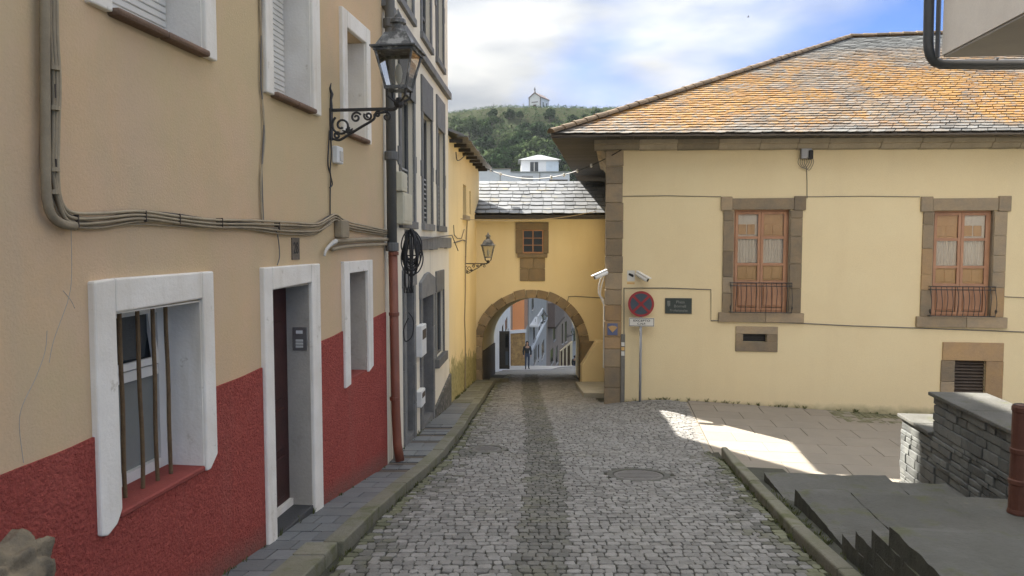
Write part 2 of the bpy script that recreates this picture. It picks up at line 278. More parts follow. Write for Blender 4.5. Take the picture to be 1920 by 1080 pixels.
# ------------------------------------------------------------------ mesh helpers
ORIG = {}
def tag(o, label=None, cat=None, group=None, kind=None):
    for k, v in (('label', label), ('category', cat), ('group', group), ('kind', kind)):
        if v: o[k] = v
    return o
def thing(name, loc, label, cat, group=None, rz=0):
    o = bpy.data.objects.new(name, None); COL.objects.link(o); o.location = loc; o.rotation_euler = (0, 0, rz); o.empty_display_size = .2
    ORIG[o] = Vector(loc); return tag(o, label, cat, group)
class MB:
    def __init__(m): m.v = []; m.f = []; m.mi = []
    def add(m, vs, fs, mi=0):
        b = len(m.v); m.v += [Vector(x) for x in vs]; m.f += [[b + i for i in f] for f in fs]; m.mi += [mi] * len(fs); return m
    def hexa(m, p, mi=0):       # p: bottom 4 then top 4
        return m.add(p, [(3, 2, 1, 0), (4, 5, 6, 7), (0, 1, 5, 4), (1, 2, 6, 5), (2, 3, 7, 6), (3, 0, 4, 7)], mi)
    def box(m, x0, x1, y0, y1, z0, z1, mi=0):
        return m.hexa([(x0, y0, z0), (x1, y0, z0), (x1, y1, z0), (x0, y1, z0), (x0, y0, z1), (x1, y0, z1), (x1, y1, z1), (x0, y1, z1)], mi)
    def wb(m, w, s0, s1, z0, z1, o0, o1, mi=0):
        if s1 < s0: s0, s1 = s1, s0
        if z1 < z0: z0, z1 = z1, z0
        if o1 < o0: o0, o1 = o1, o0
        return m.hexa([w.P(s0, z0, o1), w.P(s1, z0, o1), w.P(s1, z0, o0), w.P(s0, z0, o0), w.P(s0, z1, o1), w.P(s1, z1, o1), w.P(s1, z1, o0), w.P(s0, z1, o0)], mi)
    def prism(m, pts, vec, mi=0):   # pts counter-clockwise seen from the front; vec points back
        n = len(pts); vec = Vector(vec); a = [Vector(p) for p in pts]
        return m.add(a + [p + vec for p in a], [tuple(range(n)), tuple(range(2 * n - 1, n - 1, -1))] + [(i, i + n, (i + 1) % n + n, (i + 1) % n) for i in range(n)], mi)
    def tube(m, pts, r, n=8, mi=0):
        pts = [Vector(p) for p in pts]; rs = r if isinstance(r, (list, tuple)) else [r] * len(pts)
        rings = []; up = None
        for i, p in enumerate(pts):
            d = (pts[min(i + 1, len(pts) - 1)] - pts[max(i - 1, 0)]).normalized()
            if up is None: up = Vector((0, 0, 1)) if abs(d.z) < .9 else Vector((1, 0, 0))
            a = d.cross(up).normalized(); up = a.cross(d).normalized()
            rings.append([p + (a * math.cos(t) + up * math.sin(t)) * rs[i] for t in [2 * math.pi * k / n for k in range(n)]])
        vs = [v for q in rings for v in q]; fs = []
        for i in range(len(pts) - 1):
            for k in range(n): fs.append((i * n + k, i * n + (k + 1) % n, (i + 1) * n + (k + 1) % n, (i + 1) * n + k))
        fs += [tuple(range(n - 1, -1, -1)), tuple(range((len(pts) - 1) * n, len(pts) * n))]
        return m.add(vs, fs, mi)
    def lathe(m, prof, c=(0, 0, 0), n=16, mi=0, rot=0):
        c = Vector(c); vs = []; fs = []
        for r, z in prof:
            for k in range(n): t = 2 * math.pi * k / n + rot; vs.append(c + Vector((r * math.cos(t), r * math.sin(t), z)))
        for i in range(len(prof) - 1):
            for k in range(n): fs.append((i * n + k, i * n + (k + 1) % n, (i + 1) * n + (k + 1) % n, (i + 1) * n + k))
        fs += [tuple(range(n - 1, -1, -1)), tuple(range((len(prof) - 1) * n, len(prof) * n))]
        return m.add(vs, fs, mi)
    def build(m, name, material, parent=None, bevel=0, smooth=False, local=False, seg=1, **tags):
        o0 = Vector((0, 0, 0)) if (local or parent is None) else ORIG.get(parent, Vector((0, 0, 0)))
        me = bpy.data.meshes.new(name); me.from_pydata([v - o0 for v in m.v], [], m.f)
        ms = material if isinstance(material, (list, tuple)) else [material]
        for q in ms: me.materials.append(q)
        if len(ms) > 1: me.polygons.foreach_set('material_index', m.mi)
        if bevel:
            bm = bmesh.new(); bm.from_mesh(me)
            bmesh.ops.bevel(bm, geom=bm.edges[:], offset=bevel, segments=seg, affect='EDGES', profile=.5, clamp_overlap=True)
            bm.to_mesh(me); bm.free()
        if smooth: me.polygons.foreach_set('use_smooth', [True] * len(me.polygons))
        me.update(); o = bpy.data.objects.new(name, me); COL.objects.link(o)
        if parent is not None: o.parent = parent; ORIG[o] = o0
        else: ORIG[o] = Vector((0, 0, 0))
        return tag(o, **tags)
def copy_tree(o, parent=None):
    c = o.copy(); COL.objects.link(c); c.parent = parent
    ORIG[c] = ORIG.get(o, Vector((0, 0, 0)))
    for ch in list(o.children): copy_tree(ch, c)
    return c
def wallmesh(w, s0, s1, z0, z1, holes, depth=5.0, thick=None):
    """front face with rectangular openings (each with its reveal), sides, top and back"""
    m = MB(); ss = sorted({s0, s1} | {h[0] for h in holes} | {h[1] for h in holes}); zs = sorted({z0, z1} | {h[2] for h in holes} | {h[3] for h in holes})
    for i in range(len(ss) - 1):
        for j in range(len(zs) - 1):
            a, b, c, d = ss[i], ss[i + 1], zs[j], zs[j + 1]; sc, zc = (a + b) / 2, (c + d) / 2
            if any(h[0] < sc < h[1] and h[2] < zc < h[3] for h in holes): continue
            m.add([w.P(a, c), w.P(b, c), w.P(b, d), w.P(a, d)], [(0, 1, 2, 3)])
    for h in holes:
        a, b, c, d, dp = h
        f = [w.P(a, c), w.P(b, c), w.P(b, d), w.P(a, d)]; k = [w.P(a, c, -dp), w.P(b, c, -dp), w.P(b, d, -dp), w.P(a, d, -dp)]
        m.add(f + k, [(0, 4, 5, 1), (1, 5, 6, 2), (2, 6, 7, 3), (3, 7, 4, 0), (4, 7, 6, 5)])
    if depth:
        f = [w.P(s0, z0), w.P(s1, z0), w.P(s1, z1), w.P(s0, z1)]; k = [w.P(s0, z0, -depth), w.P(s1, z0, -depth), w.P(s1, z1, -depth), w.P(s0, z1, -depth)]
        m.add(f + k, [(1, 5, 6, 2), (2, 6, 7, 3), (3, 7, 4, 0), (4, 7, 6, 5)])
    return m
def text(name, body, size, w, s, z, o, material, parent, ext=.002, sx=1.0):
    cu = bpy.data.curves.new(name, 'FONT'); cu.body = body; cu.size = size; cu.align_x = 'CENTER'; cu.align_y = 'CENTER'; cu.extrude = ext; cu.offset = size * .015
    t = bpy.data.objects.new(name, cu); COL.objects.link(t)
    dg = bpy.context.evaluated_depsgraph_get(); me = bpy.data.meshes.new_from_object(t.evaluated_get(dg))
    bpy.data.objects.remove(t); mb = MB()
    mb.add([w.P(s + v.co.x * sx, z + v.co.y, o + v.co.z) for v in me.vertices], [tuple(p.vertices) for p in me.polygons])
    return mb.build(name, material, parent)
def tilepts(c, th, inset=.004, lift=0):
    """c: 4 top corners (ccw from above) -> 8 points for hexa with a joint gap"""
    ctr = sum((Vector(x) for x in c), Vector()) / 4; q = []
    for x in c:
        d = Vector(x) - ctr; d.z = 0; q.append(Vector(x) - d.normalized() * inset * 1.4 + Vector((0, 0, lift)))
    return [x - Vector((0, 0, th)) for x in q] + q
def struct(o): o['kind'] = 'structure'; return o
def smoothpath(pts, n=6):
    pts = [Vector(p) for p in pts]; out = []
    for i in range(len(pts) - 1):
        p0, p1, p2, p3 = pts[max(i - 1, 0)], pts[i], pts[i + 1], pts[min(i + 2, len(pts) - 1)]
        for k in range(n):
            t = k / n
            out.append(.5 * ((2 * p1) + (p2 - p0) * t + (2 * p0 - 5 * p1 + 4 * p2 - p3) * t * t + (3 * p1 - p0 - 3 * p2 + p3) * t ** 3))
    return out + [pts[-1]]

# ------------------------------------------------------------------ the planes of the place
r0 = ray(490, 1025); A = Wall(r0.x * 6.5 / r0.y, 6.5, .1295, 1)             # ochre house front
pB = A.hit(722, 875); B = Wall(pB.x, pB.y, .0506, 1)                         # cream and yellow houses
r0 = ray(1135, 770); M = Wall(r0.x * 17.2 / r0.y, 17.2, .9901, -.1403)       # mansion front
Q = Wall(0, 23.2, 1, 0)                                                      # arch house front

# ------------------------------------------------------------------ ground
def kp(px, py): return gh(px, py, lambda x, y: walkz(y))
kerb_px = [(669, 992), (755, 911), (829, 848), (867, 802), (885, 774), (917, 727)]
KL = [kp(*q) for q in kerb_px]
kys = [p.y for p in KL]; kxs = [p.x for p in KL]
def kerbx(y):
    if y > 23: return kxs[-1] + (y - kys[-1]) * .05
    return interp(kys, kxs, y)
def rk(px, py): return gh(px, py, lambda x, y: walkz(y) - .01)
RK = [rk(1583, 1073), rk(1473, 973), rk(1390, 883), rk(1350, 838)]
rys = [p.y for p in RK]; rxs = [p.x for p in RK]
def rkerbx(y): return interp(rys, rxs, y)
KEND = RK[-1].y
def rightx(y):
    if y < KEND: return rkerbx(y)
    return interp([KEND, 12.6, 16.7, 17.3, 18, 30, 60], [rkerbx(KEND), 3.5, 4.05, 3.2, 2.6, 3.3, 7.5], y)
m = MB()
ys = [-4 + .35 * i for i in range(88)] + [27 + 1.0 * i for i in range(75)]
NX = 12
for i, y in enumerate(ys):
    x0, x1 = kerbx(y) - (.1 if y < 23 else 3.2), rightx(y) + (.1 if y < 18 else (1.2 if y < 30 else 2))
    for k in range(NX + 1):
        x = lerp(x0, x1, k / NX); m.v.append(Vector((x, y, roadz(x, y) - .012 + (.02 if y > 29.5 else 0))))
for i in range(len(ys) - 1):
    for k in range(NX):
        a = i * (NX + 1) + k; m.f.append([a, a + 1, a + NX + 2, a + NX + 1]); m.mi.append(1 if ys[i] > 28.9 else 0)
road = struct(m.build('road', [MORTAR, FARCOBBLE], smooth=True))
# cobbles: variants, then the nearest 300 as single stones, the rest joined
def bandx(y): return interp([0, 5.8, 9, 14.5, 18, 24, 30], [-.1, .2, .45, .53, .52, .60, .8], y)
variants = []
def cobble_shape(rr):
    a, b = .5, .5; c = []
    for (sx_, sy_) in ((-1, -1), (1, -1), (1, 1), (-1, 1)):
        k = rr.uniform(.08, .22); jx, jy = rr.uniform(-.07, .07), rr.uniform(-.07, .07)
        p = (sx_ * a + jx, sy_ * b + jy)
        e1 = (p[0] - sx_ * k, p[1]); e2 = (p[0], p[1] - sy_ * k)
        c += [e2, e1] if sx_ * sy_ > 0 and False else ([e2, e1] if (sx_, sy_) in ((-1, -1), (1, 1)) else [e1, e2])
    top = [(x * .90, y * .90) for x, y in c]; mid = [(x * .985, y * .985) for x, y in c]
    tz = [1 + rr.uniform(-.25, .25) for _ in c]
    vs = [(x, y, -2.2) for x, y in c] + [(x, y, .35) for x, y in mid] + [(x, y, t) for (x, y), t in zip(top, tz)]
    n = 8; fs = [tuple(range(2 * n, 3 * n))]
    for L_ in (0, 1):
        for i in range(n): fs.append((L_ * n + i, L_ * n + (i + 1) % n, (L_ + 1) * n + (i + 1) % n, (L_ + 1) * n + i))
    return vs, fs
shapes = [cobble_shape(R) for _ in range(14)]
stones = []
y = 4.6
MH = [(gh(1197, 891, roadz), .40), (gh(912, 842, roadz), .30)]
while y < 29.2:
    dy = R.uniform(.088, .118)
    x = kerbx(y) + .02 + R.uniform(0, .05); xe = rightx(y) - .03
    if y > 18: xe = 2.3 if y > 21.8 else 2.2
    while x < xe - .05:
        bx = bandx(y); inband = abs(x + .05 - bx) < .26
        wx = R.choice((.08, .09, .10, .11, .12, .135, .155)) if not inband else R.uniform(.09, .12)
        if x + wx > xe: wx = xe - x
        cx = x + wx / 2; ww = wx
        inband = abs(cx - bx) < .27; cy = y + dy / 2 + R.uniform(-.018, .018)
        x += wx
        if any(math.hypot((cx - p.x), (cy - p.y)) < rr_ + .05 for p, rr_ in MH): continue
        e = min(cx - kerbx(cy), rightx(cy) - cx if cy < KEND + 1 else 9)
        k = 0
        if inband: k = 1
        if e < .5 and R.random() < (1.0 - e * 1.6): k = 1 if e > .16 else 2
        stones.append((cx, cy, ww, dy, k, R.randrange(14), R.uniform(-.10, .10)))
    y += dy
def infr(st):
    p = Vector((st[0], st[1], roadz(st[0], st[1]))); zc = p.y * CP - p.z * SP
    u = p.x / zc * F + 960; v = 540 - (p.y * SP + p.z * CP) / zc * F
    return 0 < u < 1920 and v < 1078
CM = [COBBLE, COBBLED, COBBLEM]
near = sorted([s for s in stones if infr(s)], key=lambda s: -(s[2] * s[3]) / s[1] ** 3)[:300]
nearset = set(id(s) for s in near)
cmesh = {}
def slope_at(x, y): return (roadz(x, y + .2) - roadz(x, y - .2)) / .4, (roadz(x + .2, y) - roadz(x - .2, y)) / .4
rest = [MB(), MB(), MB()]
for st in stones:
    cx, cy, ww, dy, k, vi, rot = st; hz = .008
    sy_, sx_ = slope_at(cx, cy)
    if id(st) in nearset:
        if (vi, k) not in cmesh:
            me = bpy.data.meshes.new('cobble'); me.from_pydata(shapes[vi][0], [], shapes[vi][1]); me.materials.append(CM[k]); cmesh[(vi, k)] = me
        o = bpy.data.objects.new('cobble', cmesh[(vi, k)]); COL.objects.link(o); o.parent = road
        o.location = (cx, cy, roadz(cx, cy)); o.rotation_euler = (math.atan(sy_), -math.atan(sx_), rot); o.scale = (ww - .006, dy - .007, hz)
    else:
        c, s_ = math.cos(rot), math.sin(rot); vs_ = []
        for (x, y_, z) in shapes[vi][0]:
            X, Y = x * (ww - .006), y_ * (dy - .007); X, Y = X * c - Y * s_, X * s_ + Y * c
            vs_.append((cx + X, cy + Y, roadz(cx, cy) + sx_ * X + sy_ * Y + z * hz))
        rest[k].add(vs_, shapes[vi][1])
for k in range(3): rest[k].build('cobbles', CM[k], road, kind='stuff')
# manhole covers let into the cobbles
for (p, rr_), nm in zip(MH, ('round stone-rimmed manhole cover in the right half of the cobbled road', 'small dark manhole cover in the left half of the cobbled road')):
    t = thing('manhole_cover', (p.x, p.y, roadz(p.x, p.y)), nm, 'manhole cover')
    sy_, sx_ = slope_at(p.x, p.y); t.rotation_euler = (math.atan(sy_), 0, 0)
    MB().lathe([(rr_ + .04, -.06), (rr_ + .04, .006), (rr_ - .04, .010), (rr_ - .05, -.01)], n=36).build('rim', COBBLED, t, local=True)
    MB().lathe([(rr_ - .06, -.06), (rr_ - .06, .002), (rr_ - .09, .006)], n=36).build('lid', mat('worn_iron_lid', (.12, .115, .11), (.15, .145, .14), 6, .6, .3, 40), t, local=True)
    g = MB()
    for q in range(-3, 4):
        hw = math.sqrt(max(.001, (rr_ - .11) ** 2 - (q * rr_ * .22) ** 2)); g.box(-hw, hw, q * rr_ * .22 - .012, q * rr_ * .22 + .012, .003, .010)
    g.build('ribs', mat('worn_iron_lid', (0, 0, 0)), t, local=True)

# left pavement: bed, tiles, kerb stones
m = MB(); wy = [-4 + .5 * i for i in range(57)]
def wallx(y):
    s_ = (y - A.O.y) / A.D.y; xa = A.O.x + A.D.x * s_
    xb = B.O.x + B.D.x * (y - B.O.y) / B.D.y
    return xa if y < pB.y else xb
for y in wy: m.v += [Vector((wallx(y) - .3, y, walkz(y) - .03)), Vector((kerbx(y) - .1, y, walkz(y) - .03))]
for i in range(len(wy) - 1): m.f.append([2 * i, 2 * i + 1, 2 * i + 3, 2 * i + 2])
m.mi = [0] * len(m.f)
pave = struct(m.build('pavement', MORTAR))
def tile(x0, x1, x0b, x1b, y0, y1, material, lift=0, name='tile'):
    c = [Vector((x0, y0, walkz(y0))), Vector((x1, y0, walkz(y0))), Vector((x1b, y1, walkz(y1))), Vector((x0b, y1, walkz(y1)))]
    MB().hexa(tilepts(c, .05, .005, lift + R.uniform(-.002, .003))).build(name, material, pave, bevel=.003)
y = 4.2; i = 0
bands = [(9.75, 9.98), (10.25, 10.45), (10.72, 10.9), (11.9, 12.1), (12.5, 12.7), (13.15, 13.4)]
while y < 9.75:
    h = R.uniform(.24, .30); y1 = min(y + h, 9.75); a, b = wallx(y), kerbx(y) - .17; a1, b1 = wallx(y1), kerbx(y1) - .17
    f = [0, .33, .72, 1] if i % 2 else [0, .52, 1]
    if b - a < .5: f = [0, .55, 1] if i % 2 else [0, 1]
    for q in range(len(f) - 1): tile(lerp(a, b, f[q]), lerp(a, b, f[q + 1]), lerp(a1, b1, f[q]), lerp(a1, b1, f[q + 1]), y, y1, PAVEGREY)
    y = y1; i += 1
edges = sorted({9.75, 14.0} | {v for b_ in bands for v in b_})
for y0, y1 in zip(edges, edges[1:]):
    br = (y0, y1) in bands; n = 1 if br or y1 - y0 < .35 else max(1, round((y1 - y0) / .3))
    for q in range(n):
        a, b = lerp(y0, y1, q / n), lerp(y0, y1, (q + 1) / n)
        if br or q % 2: tile(wallx(a), kerbx(a) - .17, wallx(b), kerbx(b) - .17, a, b, PAVEBROWN if br else PAVEGREY, -.012 if br else .004)
        else:
            mid = lerp(wallx(a), kerbx(a) - .17, .55); midb = lerp(wallx(b), kerbx(b) - .17, .55)
            tile(wallx(a), mid, wallx(b), midb, a, b, PAVEGREY); tile(mid, kerbx(a) - .17, midb, kerbx(b) - .17, a, b, PAVEGREY)
y = 14.0
while y < 23:
    y1 = min(y + .62, 23); tile(wallx(y), kerbx(y) - .17, wallx(y1), kerbx(y1) - .17, y, y1, KERBM if y > 17 else PAVEGREY); y = y1
y = 3.2; first = True
while y < 23:
    y1 = min(y + R.uniform(.95, 1.25), 23.1)
    if y < 6.62 < y1: y1 = 6.62
    off = -.045 if y < 6.6 else 0
    w0 = .30 if y < 6.6 else .19; jl = R.uniform(-.006, .008)
    c = [Vector((kerbx(y) - w0 + off, y, walkz(y) + jl)), Vector((kerbx(y) + off, y, walkz(y) + jl)), Vector((kerbx(y1) + off, y1, walkz(y1) + jl)), Vector((kerbx(y1) - w0 + off, y1, walkz(y1) + jl))]
    MB().hexa(tilepts(c, .3, .003, .006)).build('kerb_stone', KERBM, pave, bevel=.014, seg=2); y = y1
c = [Vector((kerbx(23.1) - .2, 23.1, walkz(23.1))), Vector((kerbx(23.1), 23.1, walkz(23.1))), Vector((kerbx(23.1) + .42, 23.9, walkz(23.9))), Vector((kerbx(23.1) - .2, 24.2, walkz(24.2)))]
MB().hexa(tilepts(c, .3, .003, .006)).build('kerb_stone', KERBM, pave, bevel=.014, seg=2)

# plaza on the right
def pl(x, y): return Vector((x, y, plazaz(x, y)))
plz = MB()
PB = [(3.42, 12.0), (3.5, 12.6), (4.05, 16.75), (4.1, 17.4), (14, 16.6), (14, 9.6), (3.5, 9.6)]
plz.add([pl(*q) - Vector((0, 0, .03)) for q in PB], [tuple(range(len(PB) - 1, -1, -1))])
plaza = struct(plz.build('plaza_pavement', MORTAR))
def pbx(y): return interp([9.6, 12.6, 16.7], [3.3, 3.5, 4.05], y)
y = 9.7; row = 0; pd = Vector((.12, 1, 0))
while y < 16.6:
    y1 = y + .62; x = pbx(y) + .0; k = 0
    while x < 12.5:
        wd = 1.02 if (k or row % 2) else .55
        mossy = (y > 15.35 and x > 7.0) or False
        if M.P(0, 0).y - .1417 * (x + .6 - M.O.x) < y1 - .1 and not mossy: pass
        if not mossy:
            sh = (y1 - y) * .125 if k else pbx(y1) - pbx(y)
            x0 = x; c = [pl(x, y), pl(x + wd, y), pl(x + wd + (y1 - y) * .125, y1), pl(x + sh, y1)]
            MB().hexa(tilepts(c, .05, .004, R.uniform(-.001, .002))).build('paving_slab', PLAZA, plaza, bevel=.003)
        x += wd; k += 1
    y = y1; row += 1
y = 15.4; sg = MB()
while y < 16.9:
    x = 7.0 + (y - 15.4) * .12
    while x < 12:
        c = [pl(x, y), pl(x + .11, y), pl(x + .11, y + .1), pl(x, y + .1)]; sg.hexa(tilepts(c, .05, .006, R.uniform(-.003, .006))); x += .115
    y += .105
sg.build('mossy_setts', PLAZAM, plaza, kind='stuff')
# pale edging strip beside the cobbles
for i in range(6):
    a, b = lerp(12.3, 16.7, i / 6), lerp(12.3, 16.7, (i + 1) / 6)
    c = [pl(pbx(a) - .16, a), pl(pbx(a) - .01, a), pl(pbx(b) - .01, b), pl(pbx(b) - .16, b)]
    MB().hexa(tilepts(c, .12, .003, .002)).build('edging_stone', PLAZA, plaza, bevel=.004)
# right kerb
kr = struct(bpy.data.objects.new('kerb', None)); COL.objects.link(kr)
y = 2.5; seglen = 0
while y < KEND - .05:
    y1 = min(y + R.uniform(1.0, 1.35), KEND); last = y1 >= KEND - .01
    zz = lambda q: walkz(q) - .01
    c = [Vector((rkerbx(y) - .02, y, zz(y))), Vector((rkerbx(y) + .13, y, zz(y))), Vector((rkerbx(y1) + (.11 if last else .13), y1, zz(y1))), Vector((rkerbx(y1) + (.02 if last else -.02), y1, zz(y1)))]
    MB().hexa(tilepts(c, .55, .002, R.uniform(-.005, .005))).build('kerb_stone', KERBM, kr, bevel=.02, seg=2); y = y1
# mossy strip behind the kerb
m = MB()
for i in range(22):
    y = 2 + i * .4; a = rkerbx(min(y, 10.6)) + .1
    m.v += [Vector((a, y, walkz(y) - .06)), Vector((a + .6, y, walkz(y) - .09))]
    if i: m.f.append([2 * i - 2, 2 * i - 1, 2 * i + 1, 2 * i]); m.mi.append(0)
struct(m.build('verge', MOSSDARK))
# stair: down to the plaza beyond the landing, up towards the viewer on the near side
K = Wall(2.99, 6.5, .1, 1)
def ks(y): return (y - K.O.y) / K.D.y
st = thing('stone_stair', (4, 6.5, -3.7), 'dark slate stair and landing dropping from the right kerb to the plaza', 'stair')
def slab(nm, y0, y1, o0, o1, z, th, jag=.012):
    """worn stone slab: gridded top with uneven edges, then skirts"""
    nx_, ny_ = max(3, int((o1 - o0) / .09)), max(3, int((y1 - y0) / .09)); mb = MB(); vs_ = []; rr_ = random.Random(int((y1 + o1 + z) * 997))
    ph = [rr_.uniform(0, 6) for _ in range(6)]
    for i_ in range(nx_ + 1):
        for j_ in range(ny_ + 1):
            o_, y_ = lerp(o0, o1, i_ / nx_), lerp(y0, y1, j_ / ny_); edge = i_ in (0, nx_) or j_ in (0, ny_)
            dz_ = .004 * math.sin(o_ * 5 + ph[0]) * math.sin(y_ * 4 + ph[1]) + rr_.uniform(-.0015, .0015) - (.010 + rr_.uniform(0, .010) if edge else 0)
            if i_ == 0: o_ += rr_.uniform(-jag, jag) * .5
            if j_ == ny_: y_ += rr_.uniform(-jag, jag)
            vs_.append(K.P(ks(y_), z + dz_, o_))
    id_ = lambda i_, j_: i_ * (ny_ + 1) + j_
    fs_ = [(id_(i_, j_), id_(i_ + 1, j_), id_(i_ + 1, j_ + 1), id_(i_, j_ + 1)) for i_ in range(nx_) for j_ in range(ny_)]
    loop = [id_(i_, 0) for i_ in range(nx_)] + [id_(nx_, j_) for j_ in range(ny_)] + [id_(i_, ny_) for i_ in range(nx_, 0, -1)] + [id_(0, j_) for j_ in range(ny_, 0, -1)]
    n_ = len(vs_); vs_ += [vs_[q] - Vector((0, 0, th)) + Vector((rr_.uniform(-.006, .006), rr_.uniform(-.006, .006), 0)) for q in loop]
    for q in range(len(loop)): a_, b_ = q, (q + 1) % len(loop); fs_.append((loop[a_], n_ + a_, n_ + b_, loop[b_]))
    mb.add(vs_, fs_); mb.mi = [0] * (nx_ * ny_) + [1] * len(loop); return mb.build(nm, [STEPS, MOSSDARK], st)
slab('landing_slab', 6.2, 8.2, .05, .62, -2.772, .22); slab('landing_slab', 6.2, 8.12, .628, 1.55, -2.768, .22); slab('landing_slab', 6.2, 8.10, 1.557, 2.9, -2.774, .22)
slab('tread', 7.9, 9.52, .02, 1.55, -3.0, .6); slab('tread', 7.9, 9.3, 1.56, 2.2, -3.012, .6)
slab('tread', 9.0, 9.95, .0, 2.3, -3.22, .5); slab('tread', 9.5, 10.35, .0, 2.35, -3.44, .4)
for k_, (z, yf) in enumerate([(-2.62, 6.54), (-2.47, 6.22), (-2.32, 5.88)]): slab('tread', 4.0, yf, .0 + k_ * .004, 3.2, z, .6)
slab('tread', 2.0, 5.55, .012, .85, -2.17, .5); slab('tread', 2.0, 5.50, .860, 1.75, -2.178, .5); slab('tread', 2.0, 5.46, 1.758, 2.9, -2.17, .5)
# ground far and wide
gm = MB(); n = 40
gx = [-700 + 35 * i for i in range(41)]
def hillz(x, y):
    prof = interp([-700, 60, 118, 150, 170, 205, 250, 285, 302, 330, 700], [-22, -22, -18, 5, 9, 17.5, 36, 51.5, 54.2, 54.6, 50], y)
    side = -6 * sm(20, 140, abs(x - 15)) - 2.2 * sm(0, 40, -x)
    bumps = 1.6 * math.sin(x * .11 + 1.3) * math.sin(y * .07) + .9 * math.sin(x * .23) * math.sin(y * .19 + .5)
    return prof + (side + bumps * sm(285, 250, y) if False else side * sm(120, 220, y) + bumps * sm(120, 180, y) * (1 - sm(262, 296, y)))
gys = [-700, -400, -200, -60, 0, 40, 80, 110] + [120 + 6 * i for i in range(36)] + [350, 420, 520, 700]
gxs = [-700, -450, -300, -200, -140] + [-100 + 6 * i for i in range(42)] + [170, 230, 320, 480, 700]
for y in gys:
    for x in gxs: gm.v.append(Vector((x, y, hillz(x, y))))
nx = len(gxs)
for j in range(len(gys) - 1):
    for i in range(nx - 1): gm.f.append([j * nx + i, j * nx + i + 1, (j + 1) * nx + i + 1, (j + 1) * nx + i]); gm.mi.append(0)
struct(gm.build('hillside', HILLG, smooth=True))

# ------------------------------------------------------------------ ochre house on the left
hA = thing('ochre_house', A.P(0, -2.75), 'ochre plastered house with rough red base and white window surrounds, nearest on the left', 'house')
def px_rect(w, l, r, zt, zb, at=500): return w.s(l, at), w.s(r, at), zb, zt
def AS(px, py): return A.s(px, py, .022)
def AZ(px, py): return A.z(px, py, .022)
w1s0, w1s1 = AS(168, 523), AS(398, 600)
w1i0, w1i1 = AS(213, 600), AS(377, 600)
w1zt = -.222; w1it = AZ(213, 586); w1ib = AZ(376, 880); w1bl = AZ(178, 1010)
d0, d1 = AS(494, 700), AS(600, 700); di0, di1 = AS(511, 700), AS(584, 700); dzt = -.222; dit = AZ(512, 541)
b0, b1 = AS(644, 600), AS(697, 600); bi0, bi1 = AS(654, 600), AS(688, 600); bzt = -.222; bit = AZ(655, 512); bib = AZ(690, 694)
sillz = 1.42
ua0, ua1, uai0, uai1 = AS(165, 5), AS(402, 60), AS(206, 10), AS(381, 60)
ub0, ub1, ubi0, ubi1 = AS(496, 120), AS(598, 120), AS(510, 120), AS(584, 120)
uc0, uc1, uci0, uci1 = AS(640, 120), AS(693, 180), AS(649, 120), AS(686, 180)
uct = AZ(640, 12); ucit = AZ(649, 52)
DPW = .36
DD = min(.6, max(.15, -A.perp(di1, 540, 700)[0]))
print('door depth', DD)
gz = lambda s_: walkz(A.P(s_, 0).y)
holesA = [(w1i0, w1i1, w1ib, w1it, DPW), (di0, di1, -4.5, dit, DD + .08), (bi0, bi1, bib, bit, .22), (uai0, uai1, sillz, 2.95, .30), (ubi0, ubi1, sillz - .06, 2.9, .30), (uci0, uci1, sillz - .1, ucit, .30)]
wallA = wallmesh(A, -14, 3.80, -4.5, 6.6, holesA, 7).build('wall', OCHRE, hA)
# plaster cracks as fine grooves of dark filler
for pts in ([(133, 430), (134, 520), (128, 560), (118, 590), (100, 640), (92, 680)], [(118, 545), (132, 562), (140, 578)], [(88, 620), (84, 660), (66, 710), (42, 760), (36, 800), (44, 868)]):
    MB().tube(smoothpath([A.P(*A.uv(*q), .0006) for q in pts], 4), .0022, 5).build('crack', GREYPLASTER, wallA)
# red base with openings
def bandz(s_): return .004 * math.sin(s_ * 3.1) + .003 * math.sin(s_ * 9 + 1) + interp([-14, -2.8, .07, 3.56, 3.9], [-1.36, -1.19, -1.125, -.98, -.96], s_)
cuts = sorted({-14, -9, -5, -3.5, w1s0 - .003, w1s1, d0 - .003, d1 + .003, b0, b1, 3.80, w1i0, w1i1, bi0, bi1, w1bl * 0 + w1s0 + .12} | {round(-4 + .13 * q, 3) for q in range(60)}); rb = MB()
def rbquad(a, b, za, zb, ta, tb, o=.016):
    rb.hexa([A.P(a, za, o), A.P(b, zb, o), A.P(b, zb, -.02), A.P(a, za, -.02), A.P(a, ta, o), A.P(b, tb, o), A.P(b, tb, -.02), A.P(a, ta, -.02)])
for a, b in zip(cuts, cuts[1:]):
    c = (a + b) / 2
    if d0 - .003 < c < d1 + .003: continue
    ta, tb = bandz(a), bandz(b)
    if w1i0 < c < w1i1: ta = tb = w1ib - .004
    elif bi0 < c < bi1: ta = tb = bib - .004
    rbquad(a, b, -4.5, -4.5, ta, tb)
rb.build('base_render', RED, hA)
MB().wb(A, w1i0, w1i1, w1ib - .03, w1ib + .012, -DPW, .03).build('window_sill', REDSILL, hA, bevel=.01)
MB().wb(A, bi0, bi1, bib - .03, bib + .008, -.22, .012).build('window_sill', REDSILL, hA, bevel=.006)
